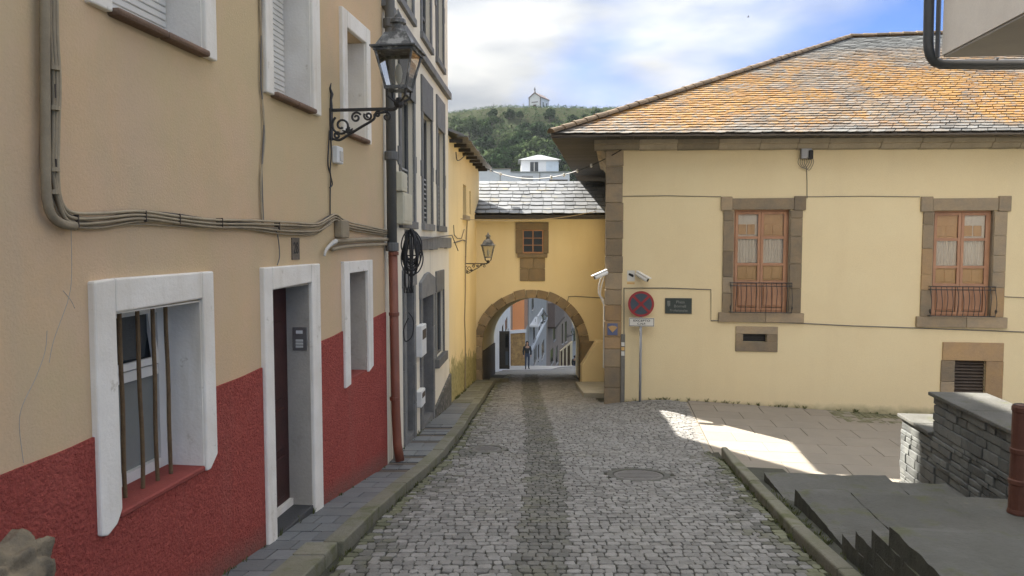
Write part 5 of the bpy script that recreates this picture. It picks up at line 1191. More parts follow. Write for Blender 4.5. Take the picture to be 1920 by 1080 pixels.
# ------------------------------------------------------------------ street lamps on scrolled brackets
ls_ = A.s(619, 207); lo, lz = A.perp(ls_, 748, 195); zoff = A.z(619, 207)
def LZ(py): return A.perp(ls_, 748, py)[1] - zoff
lamp = thing('wall_lantern', A.P(ls_, zoff, 0), 'large weathered black wall lantern on a scrolled bracket by the grey downpipe', 'street lamp', 'wall lanterns', math.atan2(A.N.y, A.N.x))
lo2 = lo
MB().box(-.01, .02, -.03, .03, -.33, .02).build('wall_plate', IRON, lamp, local=True); MB().tube([(.012, 0, .0), (.012, 0, .12), (.02, .012, .18), (.008, -.01, .24), (.016, 0, .30)], [.022, .014, .018, .012, .004], 6).build('wall_finial', IRON, lamp, local=True)
MB().box(0, lo2 - .12, -.016, .016, -.016, .016).build('bracket_bar', IRON, lamp, local=True)
MB().tube(smoothpath([(lo2 - .13, 0, 0), (lo2 - .05, 0, .0), (lo2 - .01, 0, .05), (lo2, 0, .10)], 5), .022, 8).build('bracket_neck', IRON, lamp, local=True)
def spiral(cx, cz, r0_, turns, st_, n=26, dir_=1): return [(cx + r0_ * (1 - .8 * i / n) * math.cos(st_ + dir_ * turns * 6.283 * i / n), 0, cz + r0_ * (1 - .8 * i / n) * math.sin(st_ + dir_ * turns * 6.283 * i / n)) for i in range(n + 1)]
sc = MB(); U = lo2 / 1.0
sc.tube(smoothpath([(.02, 0, -.31), (.10, 0, -.33), (.20, 0, -.28), (.34, 0, -.20), (.50, 0, -.11), (.66 * U, 0, -.05), (lo2 - .12, 0, -.03)], 4), .015, 6)
for a in ((.13, -.17, .115, 1.5, 2.2), (.30, -.085, .06, 1.4, .5), (.44, -.07, .05, 1.4, 2.6), (.08, -.28, .04, 1.2, 1.0), (.55, -.055, .035, 1.3, .2)): sc.tube(spiral(*a), .013, 6)
sc.tube(spiral(lo2 - .14, -.085, .05, 1.2, 1.6, dir_=-1), .012, 6)
for q in range(5): sc.tube([(.21, 0, -.25), (.19 + .04 * q - .05, 0, -.185 - .02 * abs(q - 2))], [.02, .008], 5)
sc.build('bracket_scrolls', IRON, lamp, local=True)
zb_, zg_, ze_, zr_, zv_, zf_ = LZ(192), LZ(166), LZ(98), LZ(68), LZ(46), LZ(27)
cup = MB(); cup.lathe([(.03, zb_ - .06), (.055, zb_ - .03), (.06, zb_), (.035, zb_ + .03), (.03, zb_ + .05)], (lo2, 0, 0), 10)
for sx_ in (-1, 1):
    for sy_ in (-1, 1): cup.tube([(lo2 + sx_ * .03, sy_ * .03, zb_), (lo2 + sx_ * .10, sy_ * .10, zb_ + .06), (lo2 + sx_ * .105, sy_ * .105, zg_ - .02)], .013, 5)
cup.build('lantern_cup', IRON, lamp, local=True)
hb_, ht_ = .115, .205
fm = MB(); rustpaint = mat('flaking_iron_paint', (.12, .125, .125), (.06, .06, .06), 9, .6, .4, 50, stain=patches((.36, .36, .35), 6, .5, .6, .8))
for sx_ in (-1, 1):
    for sy_ in (-1, 1): fm.tube([(lo2 + sx_ * hb_, sy_ * hb_, zg_), (lo2 + sx_ * ht_, sy_ * ht_, ze_)], .014, 4)
for z, h_ in ((zg_, hb_), (ze_, ht_)):
    for sg in (-1, 1): fm.box(lo2 - h_ - .016, lo2 + h_ + .016, sg * h_ - .016, sg * h_ + .016, z - .02, z + .014); fm.box(lo2 + sg * h_ - .015, lo2 + sg * h_ + .015, -h_ + .016, h_ - .016, z - .019, z + .013)
fm.build('lantern_frame', rustpaint, lamp, local=True)
for k in range(4):
    c, s_ = [(1, 0), (0, 1), (-1, 0), (0, -1)][k]; 
    def rp(u, h_, z): return (lo2 + c * h_ - s_ * u * h_, s_ * h_ + c * u * h_, z)
    MB().add([rp(-.92, hb_ - .004, zg_ + .015), rp(.92, hb_ - .004, zg_ + .015), rp(.95, ht_ - .004, ze_ - .02), rp(-.95, ht_ - .004, ze_ - .02)], [(0, 1, 2, 3)]).build('lantern_pane', LAMPGLASS, lamp, local=True)
rf_ = MB(); h4 = math.sqrt(2)
rf_.lathe([(.25 * h4, ze_ + .012), (.25 * h4, ze_ + .03), (.20 * h4, ze_ + .045), (.13 * h4, zr_), (.12 * h4, zr_ + .02), (.07 * h4, zr_ + .03)], (lo2, 0, 0), 4, rot=math.pi / 4); rf_.build('lantern_roof', rustpaint, lamp, local=True)
MB().lathe([(.10, zr_ + .02), (.075, zr_ + .06), (.055, zv_), (.09, zv_ + .01), (.085, zv_ + .05), (.05, zv_ + .065), (.04, zf_ - .02), (.015, zf_ + .03), (.004, zf_ + .06)], (lo2, 0, 0), 12).build('chimney', rustpaint, lamp, local=True)
MB().lathe([(.012, zg_ + .05), (.03, zg_ + .08), (.045, zg_ + .16), (.03, zg_ + .24), (.005, zg_ + .27)], (lo2, 0, 0), 10).build('bulb', WHITEPLASTIC, lamp, local=True, smooth=True)
def lamp_copy(loc, ang, sc_, lab):
    c = copy_tree(lamp); c.location = loc; c.rotation_euler = (0, 0, ang); c.scale = (sc_,) * 3; c['label'] = lab; return c
s2 = B.s(872, 496); z2 = B.z(873, 494)
lamp_copy(B.P(s2, z2), math.atan2(B.N.y, B.N.x), .80, 'black wall lantern on a scrolled bracket beside the arch')
lamp_copy(at(1004, 604, 58), -.35, .95, 'far wall lantern on the pale house seen through the arch')
lamp_copy(at(1063, 628, 92), -.35, .95, 'farthest small wall lantern, seen at the right inside the arch')

# ------------------------------------------------------------------ pipes and cables on the left houses
pA = A.P(3.84, 0, .10)
dp = thing('grey_downpipe', (pA.x, pA.y, 0), 'thick dark grey downpipe on the corner of the ochre house', 'downpipe')
dpt = A.hit(716, 0, .1)
zj = A.z(725, 470, .1)
MB().tube([(pA.x, pA.y, 7), (pA.x, pA.y, zj)], .070, 14).build('pipe', PIPEGREY, dp, smooth=True)
for z in (zj + .05, 1.2, 3.0): MB().lathe([(.088, z - .06), (.094, z - .05), (.094, z + .05), (.088, z + .06)], (pA.x, pA.y, 0), 14).build('collar', PIPEGREY, dp)
cpz = A.z(730, 868, .1)
cp_ = thing('copper_downpipe', (pA.x + .03, pA.y, cpz), 'brown copper coloured downpipe below the grey one, reaching the pavement', 'downpipe')
MB().tube([(pA.x + .01, pA.y, zj + .02), (pA.x + .03, pA.y, -2.4), (pA.x + .05, pA.y - .02, -2.85), (pA.x + .09, pA.y - .05, cpz - .03)], .064, 14).build('pipe', COPPER, cp_, smooth=True)
for z in (-.15, -1.0, -2.2): MB().lathe([(.07, z - .025), (.074, z - .02), (.074, z + .02), (.07, z + .025)], (pA.x + .018, pA.y, 0), 14).build('clip', COPPER, cp_)
wp = B.P(.40, 0, .07)
w_t = thing('white_pipe', (wp.x, wp.y, -3.3), 'thin pale pvc pipe beside the copper downpipe', 'pipe')
MB().tube([(wp.x, wp.y, B.z(744, 545)), (wp.x, wp.y, walkz(wp.y))], .04, 10).build('pipe', PVC, w_t, smooth=True)
MB().tube([(wp.x - .1, wp.y - .12, .2), (wp.x - .1, wp.y - .12, walkz(wp.y))], .026, 10).build('pipe', PVC, w_t, smooth=True)
def APs(pxs, o=.03, js=0, jz=0):
    out = []
    for i, q in enumerate(pxs):
        s_, z = A.uv(q[0], q[1], o); out.append(A.P(s_ + js * math.sin(i * 2.1 + js * 90), z + jz * math.sin(i * 1.7 + jz * 300), o))
    return out
cdt = thing('conduit', A.P(*A.uv(90, 400), .04), 'thick painted conduit bending round beside the cables on the ochre wall', 'conduit')
MB().tube(smoothpath(APs([(84, -60), (84, 100), (85, 230), (86, 340), (90, 385), (100, 408), (118, 420), (140, 424)], .05), 5), .026, 10).build('pipe', CABLEBEIGE, cdt, smooth=True)
for py in (128, 203, 318, 360):
    c = A.P(*A.uv(85, py), .05); MB().lathe([(.031, -.012), (.031, .012)], c, 10).build('clip', CABLEBEIGE, cdt)
main = [(97, -60), (95, 60), (97, 150), (96, 250), (99, 330), (112, 385), (136, 408), (190, 411), (260, 404), (330, 409), (400, 416), (470, 420), (540, 424), (590, 424), (612, 412), (628, 405), (648, 420), (690, 430), (730, 436)]
bun = thing('cable_bundle', A.P(*A.uv(300, 415), .03), 'bundle of painted cables sagging along the ochre wall', 'cables')
for k in range(9):
    f_ = k - 4; pts = []
    for i, q in enumerate(main):
        s_, z = A.uv(q[0], q[1], .03); w_ = math.sin(i * 1.3 + k * 2.2) * .012
        if i < 5: pts.append(A.P(s_ + f_ * .0075 + w_, z, .02 + .012 * (k % 3)))
        else: pts.append(A.P(s_, z - .012 + f_ * .009 + w_ - (.03 if 12 <= i < 15 and k < 4 else 0), .02 + .012 * (k % 3)))
    MB().tube(smoothpath(pts, 5), .0065 + .002 * (k % 3), 6).build('cable', CABLEBLACK if k in (7,) else CABLEBEIGE, bun, smooth=True)
for q in ((140, 414), (268, 405), (332, 410), (412, 417), (520, 424), (96, 170), (98, 310)):
    s_, z = A.uv(*q, .03); MB().wb(A, s_ - .003, s_ + .003, z - .04, z + .035, 0, .058).build('clip', LOUVRE, bun)
cb = thing('thin_cable', A.P(*A.uv(490, 200), .02), 'thin twisted cable running up the ochre wall between the upper windows', 'cable')
MB().tube(smoothpath(APs([(486, -60), (489, 40), (493, 110), (491, 190), (496, 260), (490, 340), (491, 418)], .02, .012), 5), .009, 6).build('cable', CABLEBEIGE, cb); MB().tube(smoothpath(APs([(490, -60), (490, 60), (489, 150), (495, 230), (491, 320), (494, 418)], .02), 5), .007, 6).build('cable', CABLEGREY, cb)
MB().tube(smoothpath(APs([(517, 430), (522, 450), (524, 480), (520, 497)], .03), 5), .006, 6).build('bell_wire', CABLEGREY, label='short dark wire hanging over the front door surround', cat='cable')
lc = thing('lamp_cable', A.P(*A.uv(620, 320), .02), 'dark cable with a small white fuse box below the wall lantern', 'cable')
MB().tube(smoothpath(APs([(618, 245), (616, 275), (615, 310), (620, 330), (619, 360), (619, 410)], .02), 5), .008, 6).build('cable', CABLEBLACK, lc); MB().tube(smoothpath(APs([(620, 245), (621, 290), (619, 322), (623, 345), (618, 352)], .02), 5), .008, 6).build('cable', CABLEBLACK, lc)
fb = [A.s(622, 290), A.s(633, 290), A.z(627, 307), A.z(627, 275)]
bx_ = MB().wb(A, fb[0], fb[1], fb[2], fb[3], 0, .07).build('fuse_box', WHITEPLASTIC, lc, bevel=.01); MB().wb(A, fb[0] + .06, fb[1] - .02, fb[2] + .03, fb[3] - .05, .069, .078).build('fuse_lid', PVC, bx_, bevel=.004)
jb2 = thing('junction_cover', A.P(*A.uv(632, 430), .03), 'beige junction cover where the cables cross the white conduit', 'junction box')
MB().wb(A, A.s(626, 430), A.s(640, 430), A.z(632, 446), A.z(632, 413), 0, .10).build('cover', CABLEBEIGE, jb2, bevel=.012)
wc = thing('white_conduit', A.P(*A.uv(660, 450), .04), 'short pale conduit with ribbed hose end above the blind window', 'conduit')
MB().tube(smoothpath(APs([(726, 449), (690, 449), (650, 451), (628, 452)], .05), 3), .026, 10).build('pipe', CABLEBEIGE, wc, smooth=True)
MB().tube(smoothpath(APs([(726, 458), (690, 459), (650, 462), (622, 468)], .04), 3), .022, 8).build('pipe', CABLEBEIGE, wc, smooth=True)
hose = smoothpath(APs([(630, 452), (621, 458), (612, 468), (608, 480)], .06), 8); rs = [.024 + .005 * (i % 2) - .0006 * i for i in range(len(hose))]
MB().tube(hose, rs, 10).build('ribbed_hose', PVC, wc)
# black coil
ccp = thing('cable_coil', B.P(.55, B.z(748, 480), .15), 'tangled black coil of spare cable hanging at the house corner', 'cables')
cz0 = B.z(748, 432); cz1 = B.z(748, 515)
cc_ = B.P(.42, 0, .22)
for k in range(16):
    w_ = R.uniform(.03, .15); dep = R.uniform(.55, 1.0) * (cz0 - cz1); off = R.uniform(-.05, .05); pts = []
    for i in range(15):
        t = 2 * math.pi * i / 14
        pts.append(Vector((cc_.x + .10 + w_ * math.sin(t) * (1 - .35 * math.cos(t)) + R.uniform(-.008, .008), cc_.y + off + .05 * math.cos(t * 2 + k), cz0 - dep * .5 + dep * .5 * math.cos(t) + R.uniform(-.01, .01))))
    MB().tube(smoothpath(pts, 3), .010, 5).build('loop', CABLEBLACK, ccp)
for k in range(7):
    x = cc_.x + .02 + .02 * k
    MB().tube(smoothpath([(x, cc_.y - .05, cz0), (x + R.uniform(-.04, .04), cc_.y - .08, cz0 - .35), (x + R.uniform(-.05, .03), cc_.y - .05, cz0 - .75), (x - .02, cc_.y, B.z(744, 545))], 4), .009, 5).build('strand', CABLEBLACK, ccp)
MB().tube(smoothpath([(cc_.x + .05, cc_.y, B.z(744, 590)), (cc_.x - .02, cc_.y, B.z(744, 610)), (cc_.x + .0, cc_.y, B.z(744, 632)), (cc_.x + .10, cc_.y, B.z(744, 622)), (cc_.x + .12, cc_.y, B.z(744, 595)), (cc_.x + .05, cc_.y, B.z(744, 580))], 5), .010, 5).build('loop', CABLEBLACK, ccp)
g = MB(); g.tube(smoothpath([B.P(*B.uv(735, 270), .05), B.P(*B.uv(738, 300), .05), B.P(*B.uv(745, 330), .12), B.P(*B.uv(752, 350), .08)], 5), .008, 5); g.build('loose_wire', CABLEGREY, label='loose wire curling from the downpipe to the electricity boxes', cat='cable')
cable([(766, 452), (800, 446), (840, 441), (852, 470)], 'facade_cable', 'cable drooping along the stone course of the cream house', CABLEGREY, .012, B, .09)
# yellow house cables
yc = thing('yellow_house_cable', B.P(*B.uv(872, 560), .03), 'jogged conduit running down the yellow house to the pavement', 'conduit')
MB().tube([B.P(*B.uv(*q), .025) for q in ((875, 405), (872, 460), (871, 500), (871, 545), (869.5, 600), (871, 640), (870.5, 733))], .016, 6).build('pipe', CABLEBEIGE, yc); MB().tube([B.P(*B.uv(*q), .02) for q in ((850, 455), (858, 453), (866, 450), (872, 452))], .014, 6).build('branch', CABLEGREY, yc); MB().tube([B.P(*B.uv(*q), .02) for q in ((849, 422), (850, 440), (856, 447), (864, 447), (869, 430))], .010, 6).build('branch', CABLEGREY, yc)
cable([(847, 285), (849, 300), (856, 299), (868, 288)], 'eave_wire', 'dark wire loop under the eave of the yellow house', CABLEBLACK, .012, B, .1, n=4)
# arch wall cable and wires across the street
cable([(1064, 566), (1066, 556), (1080, 555.5), (1135, 559)], 'arch_cable', 'thin cable over the right shoulder of the stone arch', CABLEGREY, .012, Q, .02)
def sag(p, q, d, n=24): return [Vector(p).lerp(Vector(q), i / n) - Vector((0, 0, d * 4 * (i / n) * (1 - i / n))) for i in range(n + 1)]
fw = thing('festoon_wire', B.P(*B.uv(893, 305), .5), 'dark wire with white clips slung across the street from eave to corner', 'wire')
a_, b_ = at(893, 306, 22.0), at(1165, 281, 16.9); ctrl = sag(a_, b_, .55)
MB().tube(ctrl, .012, 5).build('wire', CABLEBLACK, fw)
for i in (3, 5, 14, 16, 18, 20): MB().lathe([(.012, -.05), (.028, -.03), (.028, .03), (.012, .045)], ctrl[i], 8).build('clip', WHITEPLASTIC, fw)
MB().tube(sag(at(850, 409, 19.0), at(1118, 396, 22.6), .16), .010, 5).build('street_wire', CABLEBEIGE, label='pale slack wire across the front of the archway house', cat='wire')

# ------------------------------------------------------------------ beyond the arch
def facade(nm, lab, p0, p1, zt, zb, mt, windows, depth=7, roof=None, cat='house', trims=()):
    (px0, d0_), (px1, d1_) = p0, p1; a = ray(px0, 600); a = a * (d0_ / a.y); b = ray(px1, 600); b = b * (d1_ / b.y)
    w = Wall(a.x, a.y, b.x - a.x, b.y - a.y); L_ = (Vector((b.x, b.y)) - Vector((a.x, a.y))).length
    t = thing(nm, w.P(L_ / 2, zb), lab, cat); hs = []
    for (l, r_, t_, b_) in windows:
        m_ = (l + r_) / 2; hs.append((max(.05, w.s(l)), min(L_ - .05, w.s(r_)), w.z(m_, b_), min(zt - .1, w.z(m_, t_)), .10))
    wallmesh(w, 0, L_, zb, zt, hs, depth).build('wall', mt, t)
    for h in hs:
        f = framebars(w, t, h[0], h[1], h[2], h[3], -.02, .07, LOUVRE, .04, mull=((h[0] + h[1]) / 2,))
        MB().wb(w, h[0] + .05, h[1] - .05, h[2] + .05, h[3] - .05, -.09, -.04).build('window_pane', GLASSDARK, f)
        MB().wb(w, h[0] - .1, h[1] + .1, h[2] - .12, h[2] - .001, -.02, .10).build('window_sill', FARGREY, t)
    for (z0, z1, o_, m2) in trims: MB().wb(w, -.02, L_, z0, z1, -.02, o_).build('string_course', m2, t)
    if roof: MB().prism([w.P(-.1, zt, .4), w.P(L_ + .1, zt, .4), w.P(L_ + .1, zt + 1.6, -depth / 2), w.P(-.1, zt + 1.6, -depth / 2)], (0, 0, -.12)).build('roof', SLATEFAR, t)
    return t, w, L_
facade('pale_house', 'pale house front just inside the arch on the left, behind the open gate', (921, 30.5), (957, 49.9), 1.5, -10, FARWHITE, [(947, 951.5, 597, 622), (941, 944, 610, 640)])
t, w, L_ = facade('orange_house', 'bright orange house over golden stone, seen through the arch', (957, 50), (983, 50.5), 2.5, -11, ORANGE, [], 5)
MB().wb(w, -.05, L_ + .08, at(960, 625, 50).z, at(960, 619, 50).z, -.02, .14).build('ledge', FARWHITE, t); MB().wb(w, -.02, L_ + .04, -11, at(960, 625.5, 50).z, -.02, .06).build('stone_base', GOLDSTONE, t)
MB().wb(w, -.02, .14, at(960, 618, 50).z, 2.4, -.02, .05).build('corner_strip', FARBROWN, t)
w2 = Wall(w.P(L_, 0).x, w.P(L_, 0).y, .3, 4.2); MB().wb(w2, .05, 4.5, at(960, 618, 50).z - .2, 2.4, -.3, .01).build('side_wall', mat('shaded_orange_render', (.42, .24, .16), None, 1, .9, .05, 40), t); MB().wb(w2, .05, 4.5, -11, at(960, 618, 50).z - .21, -.3, .012).build('side_base', FARGREY, t)  # side wall: same orange render with the shade put into its colour
t, w, L_ = facade('grey_house', 'pale grey house with dark windows and balcony, middle of the far street', (992, 55), (1024.5, 80), 1, -15, FARGREY, [(1001, 1006.5, 651, 680), (1009, 1011.5, 645, 672), (1016, 1021, 639, 667), (1000, 1003.5, 603, 636), (1010.5, 1012.5, 590, 622), (1017, 1019.5, 577, 612), (997, 1001, 545, 580)], trims=((w.z(1, 1) * 0 - 8.35, -8.1, .12, FARWHITE),))
MB().wb(w, .4, 7, at(996, 609, 57).z, at(996, 607, 57).z + .05, 0, .7).build('balcony_floor', FARWHITE, t)
for q in range(12): MB().wb(w, .5 + q * .55, .56 + q * .55, at(996, 607, 57).z, at(996, 590, 57).z, .6, .66).build('balcony_post', FARWHITE, t)
MB().wb(w, .4, 7, at(996, 590, 57).z, at(996, 590, 57).z + .08, .58, .68).build('balcony_rail', FARWHITE, t)
t, w, L_ = facade('brown_house', 'dull brown house with an overhanging box bay in the far street', (1024.5, 80), (1048.5, 95), 0, -18, FARBROWN, [(1038, 1041.5, 601, 637), (1033, 1038, 653, 680), (1043, 1046.5, 648, 680)])
MB().wb(w, 1.5, 13, at(1036, 601, 88).z, at(1036, 560, 88).z, 0, .8).build('bay', mat('brown_bay', (.20, .16, .14), None, 2, .8, .1, 20), t); MB().wb(w, 1.4, 13.1, at(1036, 604, 88).z, at(1036, 601, 88).z - .01, 0, .9).build('bay_beam', LOUVRE, t)
t, w, L_ = facade('cream_shop_house', 'house with a cream shop front and brown upper floor in the far street', (1048.5, 96), (1072, 106), -3, -20, FARBROWN, [(1054, 1056.5, 606, 644), (1060, 1063.5, 602, 640)])
MB().wb(w, 0.05, L_ - .05, -21, at(1060, 650, 100).z, -.02, .15).build('shop_front', FARCREAM, t)
for (l, r_, t_, b_) in ((1050, 1053, 657, 690), (1056, 1060, 652, 690), (1063, 1067.5, 647, 685)): MB().wb(w, w.s(l), w.s(r_), w.z((l + r_) / 2, b_), w.z((l + r_) / 2, t_), .1, .18).build('shop_door', DARKWOOD, t)
facade('end_house', 'small grey house closing the far street on the right inside the arch', (1071, 107), (1096, 114), -8.5, -22, FARGREY, [(1076, 1080, 615, 640), (1085, 1088, 612, 635)], roof=True)
# open black gate leaf
gp = at(931, 690, 36.5); gq = at(955.5, 690, 36.5); gt = at(931, 621, 36.5)
gl = thing('gate_leaf', (gp.x, 36.5, gp.z), 'tall black door leaf standing open just beyond the arch', 'gate')
MB().box(gp.x, gq.x, 36.5, 36.56, gp.z - .05, gt.z).build('leaf', IRON, gl, bevel=.01)
MB().box(lerp(gp.x, gq.x, .68), lerp(gp.x, gq.x, .9), 36.49, 36.5, lerp(gp.z, gt.z, .55), lerp(gp.z, gt.z, .93)).build('glass', thin_glass('gate_glass', (.5, .55, .6), 2), gl); MB().box(lerp(gp.x, gq.x, .68), lerp(gp.x, gq.x, .9), 36.49, 36.5, lerp(gp.z, gt.z, .08), lerp(gp.z, gt.z, .45)).build('glass', SIGNBLUE, gl)
# pale footway beyond the arch
fwm = MB(); fpts = [(-2.2, 38.5), (-.6, 39.2), (.9, 41), (2.0, 43.6), (2.9, 46.6), (5.2, 48.6), (5.0, 49.6), (-2.2, 48.5)]
rows_ = 12; cols_ = 8; 
fv = [(x, y) for x, y in fpts]
fwm.add([Vector((x, y, walkz(y) - .12 + .05)) for x, y in fpts], [tuple(range(len(fpts)))])
# follow the fall of the street: split the sheet into strips
fwm = MB(); yy = [38.5 + .55 * i for i in range(20)]
def fx1(y): return interp([38.5, 39.2, 41, 43.6, 46.6, 48.6, 49.6], [-2.0, -.6, .9, 2.0, 2.9, 5.2, 5.2], y)
for i in range(len(yy) - 1):
    a, b = yy[i], yy[i + 1]; fwm.hexa([(-2.4, a, walkz(a) - .2), (fx1(a), a, walkz(a) - .2), (fx1(b), b, walkz(b) - .2), (-2.4, b, walkz(b) - .2), (-2.4, a, walkz(a) - .07), (fx1(a), a, walkz(a) - .07), (fx1(b), b, walkz(b) - .07), (-2.4, b, walkz(b) - .07)])
struct(fwm.build('footway', mat('pale_footway', (.36, .35, .335), (.31, .30, .29), 2, .85, .2, 40)))
# white houses above the arch roof
WD = 165.0
def wx(px, d_=WD): return at(px, 330, d_).x
def wz_(py, d_=WD): return at(960, py, d_).z
wh = thing('white_terrace_house', (wx(960), WD, wz_(345)), 'long white flat roofed house behind the silver slate roof', 'house')
MB().box(wx(860), wx(957), WD, WD + 10, -2, wz_(317)).build('wall', FARWHITE, wh); MB().box(wx(957) + .002, wx(1068), WD + .1, WD + 10, -2, wz_(322.5)).build('wall', FARWHITE, wh)
MB().box(wx(860), wx(957) + .1, WD - .3, WD + 10, wz_(317), wz_(316)).build('parapet', FARBROWN, wh)
MB().box(wx(957) + .1, wx(1068) + .2, WD - .2, WD + 10, wz_(322.5), wz_(321.7)).build('parapet', FARGREY, wh)
MB().box(wx(978), wx(999), WD - .2, WD, wz_(341), wz_(330)).build('grille', FARGREY, wh)
for px in (938, 1012): MB().box(wx(px) - .12, wx(px) + .12, WD - .15, WD + .09, wz_(345), wz_(323)).build('drain_pipe', FARGREY, wh)
MB().box(wx(1030), wx(1064), WD - .6, WD + .09, wz_(339), wz_(337)).build('canopy', LOUVRE, wh)
KD = 178.0
wk = thing('white_roof_house', (wx(1012, KD), KD, wz_(322, KD)), 'small white house with hipped slate roof and dark window below the trees', 'house')
zt = wz_(300, KD); a, b = wx(977, KD), wx(1047, KD)
MB().box(a, b, KD, KD + 8, 4, zt).build('wall', FARWHITE, wk)
MB().add([(a - .7, KD - .7, zt), (b + .7, KD - .7, zt), (b + .7, KD + 8.7, zt), (a - .7, KD + 8.7, zt), ((a + b) / 2 - .5, KD + 4, wz_(290.5, KD + 4)), ((a + b) / 2 + .5, KD + 4, wz_(290.5, KD + 4))], [(0, 1, 5, 4), (1, 2, 5), (2, 3, 4, 5), (3, 0, 4), (3, 2, 1, 0)]).build('roof', SLATEFAR, wk)
wn_ = MB().box(wx(994, KD), wx(1009, KD), KD - .1, KD, wz_(322, KD), wz_(304, KD)).build('window', GLASSDARK, wk)
MB().box(wx(1001, KD), wx(1002, KD), KD - .2, KD - .1, wz_(322, KD), wz_(304, KD)).build('mullion', WHITEWOOD, wn_)
MB().box(wx(1024, KD), wx(1047, KD) + .05, KD - .06, KD, wz_(321, KD), wz_(303, KD)).build('shaded_side', mat('shaded_white_render', (.52, .60, .68), None, 1, .9, .05, 20), wk)  # bluish shade on the right of the white house, put into the colour

# ------------------------------------------------------------------ hilltop chapel, walls, trees
CH = 300.0; cpos = at(1003, 207, CH); cpos.z = hillz(cpos.x, CH + 2) + .0
wC = (at(1009.5, 200, CH).x - at(988.5, 200, CH).x); 
ch = thing('chapel', (cpos.x, CH + 3, cpos.z - .4), 'small white hilltop chapel with cross and dark gable trim', 'chapel', None, math.radians(-28))
sc_ = CH / F; cw = 22 * sc_ / math.cos(math.radians(28)) * .93; chh = 23 * sc_; cap = 31 * sc_; cl = 8.2
hw = cw / 2
cbm = MB(); cbm.add([(-hw, 0, 0), (hw, 0, 0), (hw, 0, chh), (0, 0, cap), (-hw, 0, chh), (-hw, cl, 0), (hw, cl, 0), (hw, cl, chh), (0, cl, cap), (-hw, cl, chh)], [(0, 1, 2, 3, 4), (9, 8, 7, 6, 5), (1, 6, 7, 2), (5, 0, 4, 9), (2, 7, 8, 3), (3, 8, 9, 4)]); cbm.build('wall', FARWHITE, ch, local=True)
TR = mat('chapel_trim', (.16, .15, .16), None, 2, .8, .1, 10)
for sg in (-1, 1):
    MB().prism([(sg * (hw + .25), -.25, chh - .25), (sg * (hw + .25), -.25, chh + .15), (0, -.25, cap + .45), (0, -.25, cap + .02)], (0, cl + .5, 0)).build('roof_slope', TR if False else mat('chapel_roof', (.20, .15, .14), None, 1, .8, .2, 6), ch, local=True)
    MB().box(sg * hw - .18, sg * hw + .18, -.08, .2, 0, chh).build('corner_pilaster', TR, ch, local=True)
MB().box(-.65, .65, -.06, .05, 0, 2.2).build('door', DARKWOOD, ch, local=True); MB().box(-1.4, 1.4, -.1, .05, 3.0, 3.35).build('door_hood', TR, ch, local=True)
for y_ in (2.2, 5.4): MB().box(hw - .05, hw + .06, y_, y_ + .9, 1.3, 3.4).build('window', GLASSDARK, ch, local=True)
MB().box(-.14, .14, -.1, .18, cap + .2, cap + 2.3).build('cross', TR, ch, local=True); MB().box(-.5, .5, -.05, .13, cap + 1.35, cap + 1.6).build('cross_arm', TR, ch, local=True)
MB().lathe([(.55, cap + .1), (.3, cap + .9), (.2, cap + 1.0)], (0, .05, 0), 4).build('bellcote', TR, ch, local=True)
WALLST = mat('hilltop_wall_stone', (.16, .15, .13), (.22, .20, .17), .6, .9, .4, 3, fine=.25)
def hwall(nm, lab, pts, h, d_, th=.5):
    mb = MB(); ps = [at(px, py, d_) for px, py in pts]
    for a, b in zip(ps, ps[1:]): mb.hexa([(a.x, d_, a.z - h), (b.x, d_, b.z - h), (b.x, d_ + th, b.z - h), (a.x, d_ + th, a.z - h), (a.x, d_, a.z), (b.x, d_, b.z), (b.x, d_ + th, b.z), (a.x, d_ + th, a.z)])
    return mb.build(nm, WALLST, label=lab, cat='wall')
hwall('terrace_wall', 'long grey hilltop wall running left from the chapel', [(800, 215), (850, 213.5), (880, 212), (905, 211), (930, 209.5), (957, 208.5)], 2.4, 297)
hwall('chapel_wall', 'low rounded stone wall around the chapel forecourt', [(953, 207.5), (956, 204.8), (962, 204.8), (970, 206), (984, 206.8), (1030, 207), (1038, 205), (1046, 204), (1050, 207)], 1.4, 295)
for px, lab in ((925, 'thin lamp pole on the hilltop left of the chapel'), (981, 'thin lamp pole just left of the chapel'), (1047, 'thin lamp pole on the hilltop right of the chapel')):
    a = at(px, 207, 296); tp = thing('lamp_pole', (a.x, 296, a.z - 1.2), lab, 'lamp pole'); MB().tube([(0, 0, 0), (0, 0, 3.4)], .09, 6).build('pole', TR, tp, local=True); MB().lathe([(.1, 3.3), (.26, 3.5), (.2, 3.75)], (0, 0, 0), 8).build('lamp_head', TR, tp, local=True)
# trees
def crown(rr_, n_cl, per, rad, hgt):
    mb = MB()
    for c in range(n_cl):
        th = rr_.uniform(0, 6.283); ph = math.acos(rr_.uniform(-.5, 1)); k = rad * rr_.uniform(.45, .95)
        cc = Vector((math.cos(th) * math.sin(ph) * k, math.sin(th) * math.sin(ph) * k, hgt * .55 + math.cos(ph) * hgt * .42 * rr_.uniform(.7, 1))); cr_ = rad * rr_.uniform(.24, .42)
        for q in range(per):
            d = Vector((rr_.gauss(0, 1), rr_.gauss(0, 1), rr_.gauss(.3, 1))).normalized(); p = cc + d * cr_ * rr_.uniform(.75, 1.08); s_ = rr_.uniform(.16, .34)
            nn = (d + Vector((rr_.uniform(-.7, .7), rr_.uniform(-.7, .7), rr_.uniform(-.5, .7)))).normalized(); u = nn.orthogonal().normalized(); v = nn.cross(u)
            mb.add([p - u * s_ - v * s_ * .6, p + u * s_ - v * s_ * .6, p + u * s_ * .8 + v * s_ * .7, p - u * s_ * .8 + v * s_ * .7], [(0, 1, 2, 3)])
    return mb
protos = []
rt = random.Random(5)
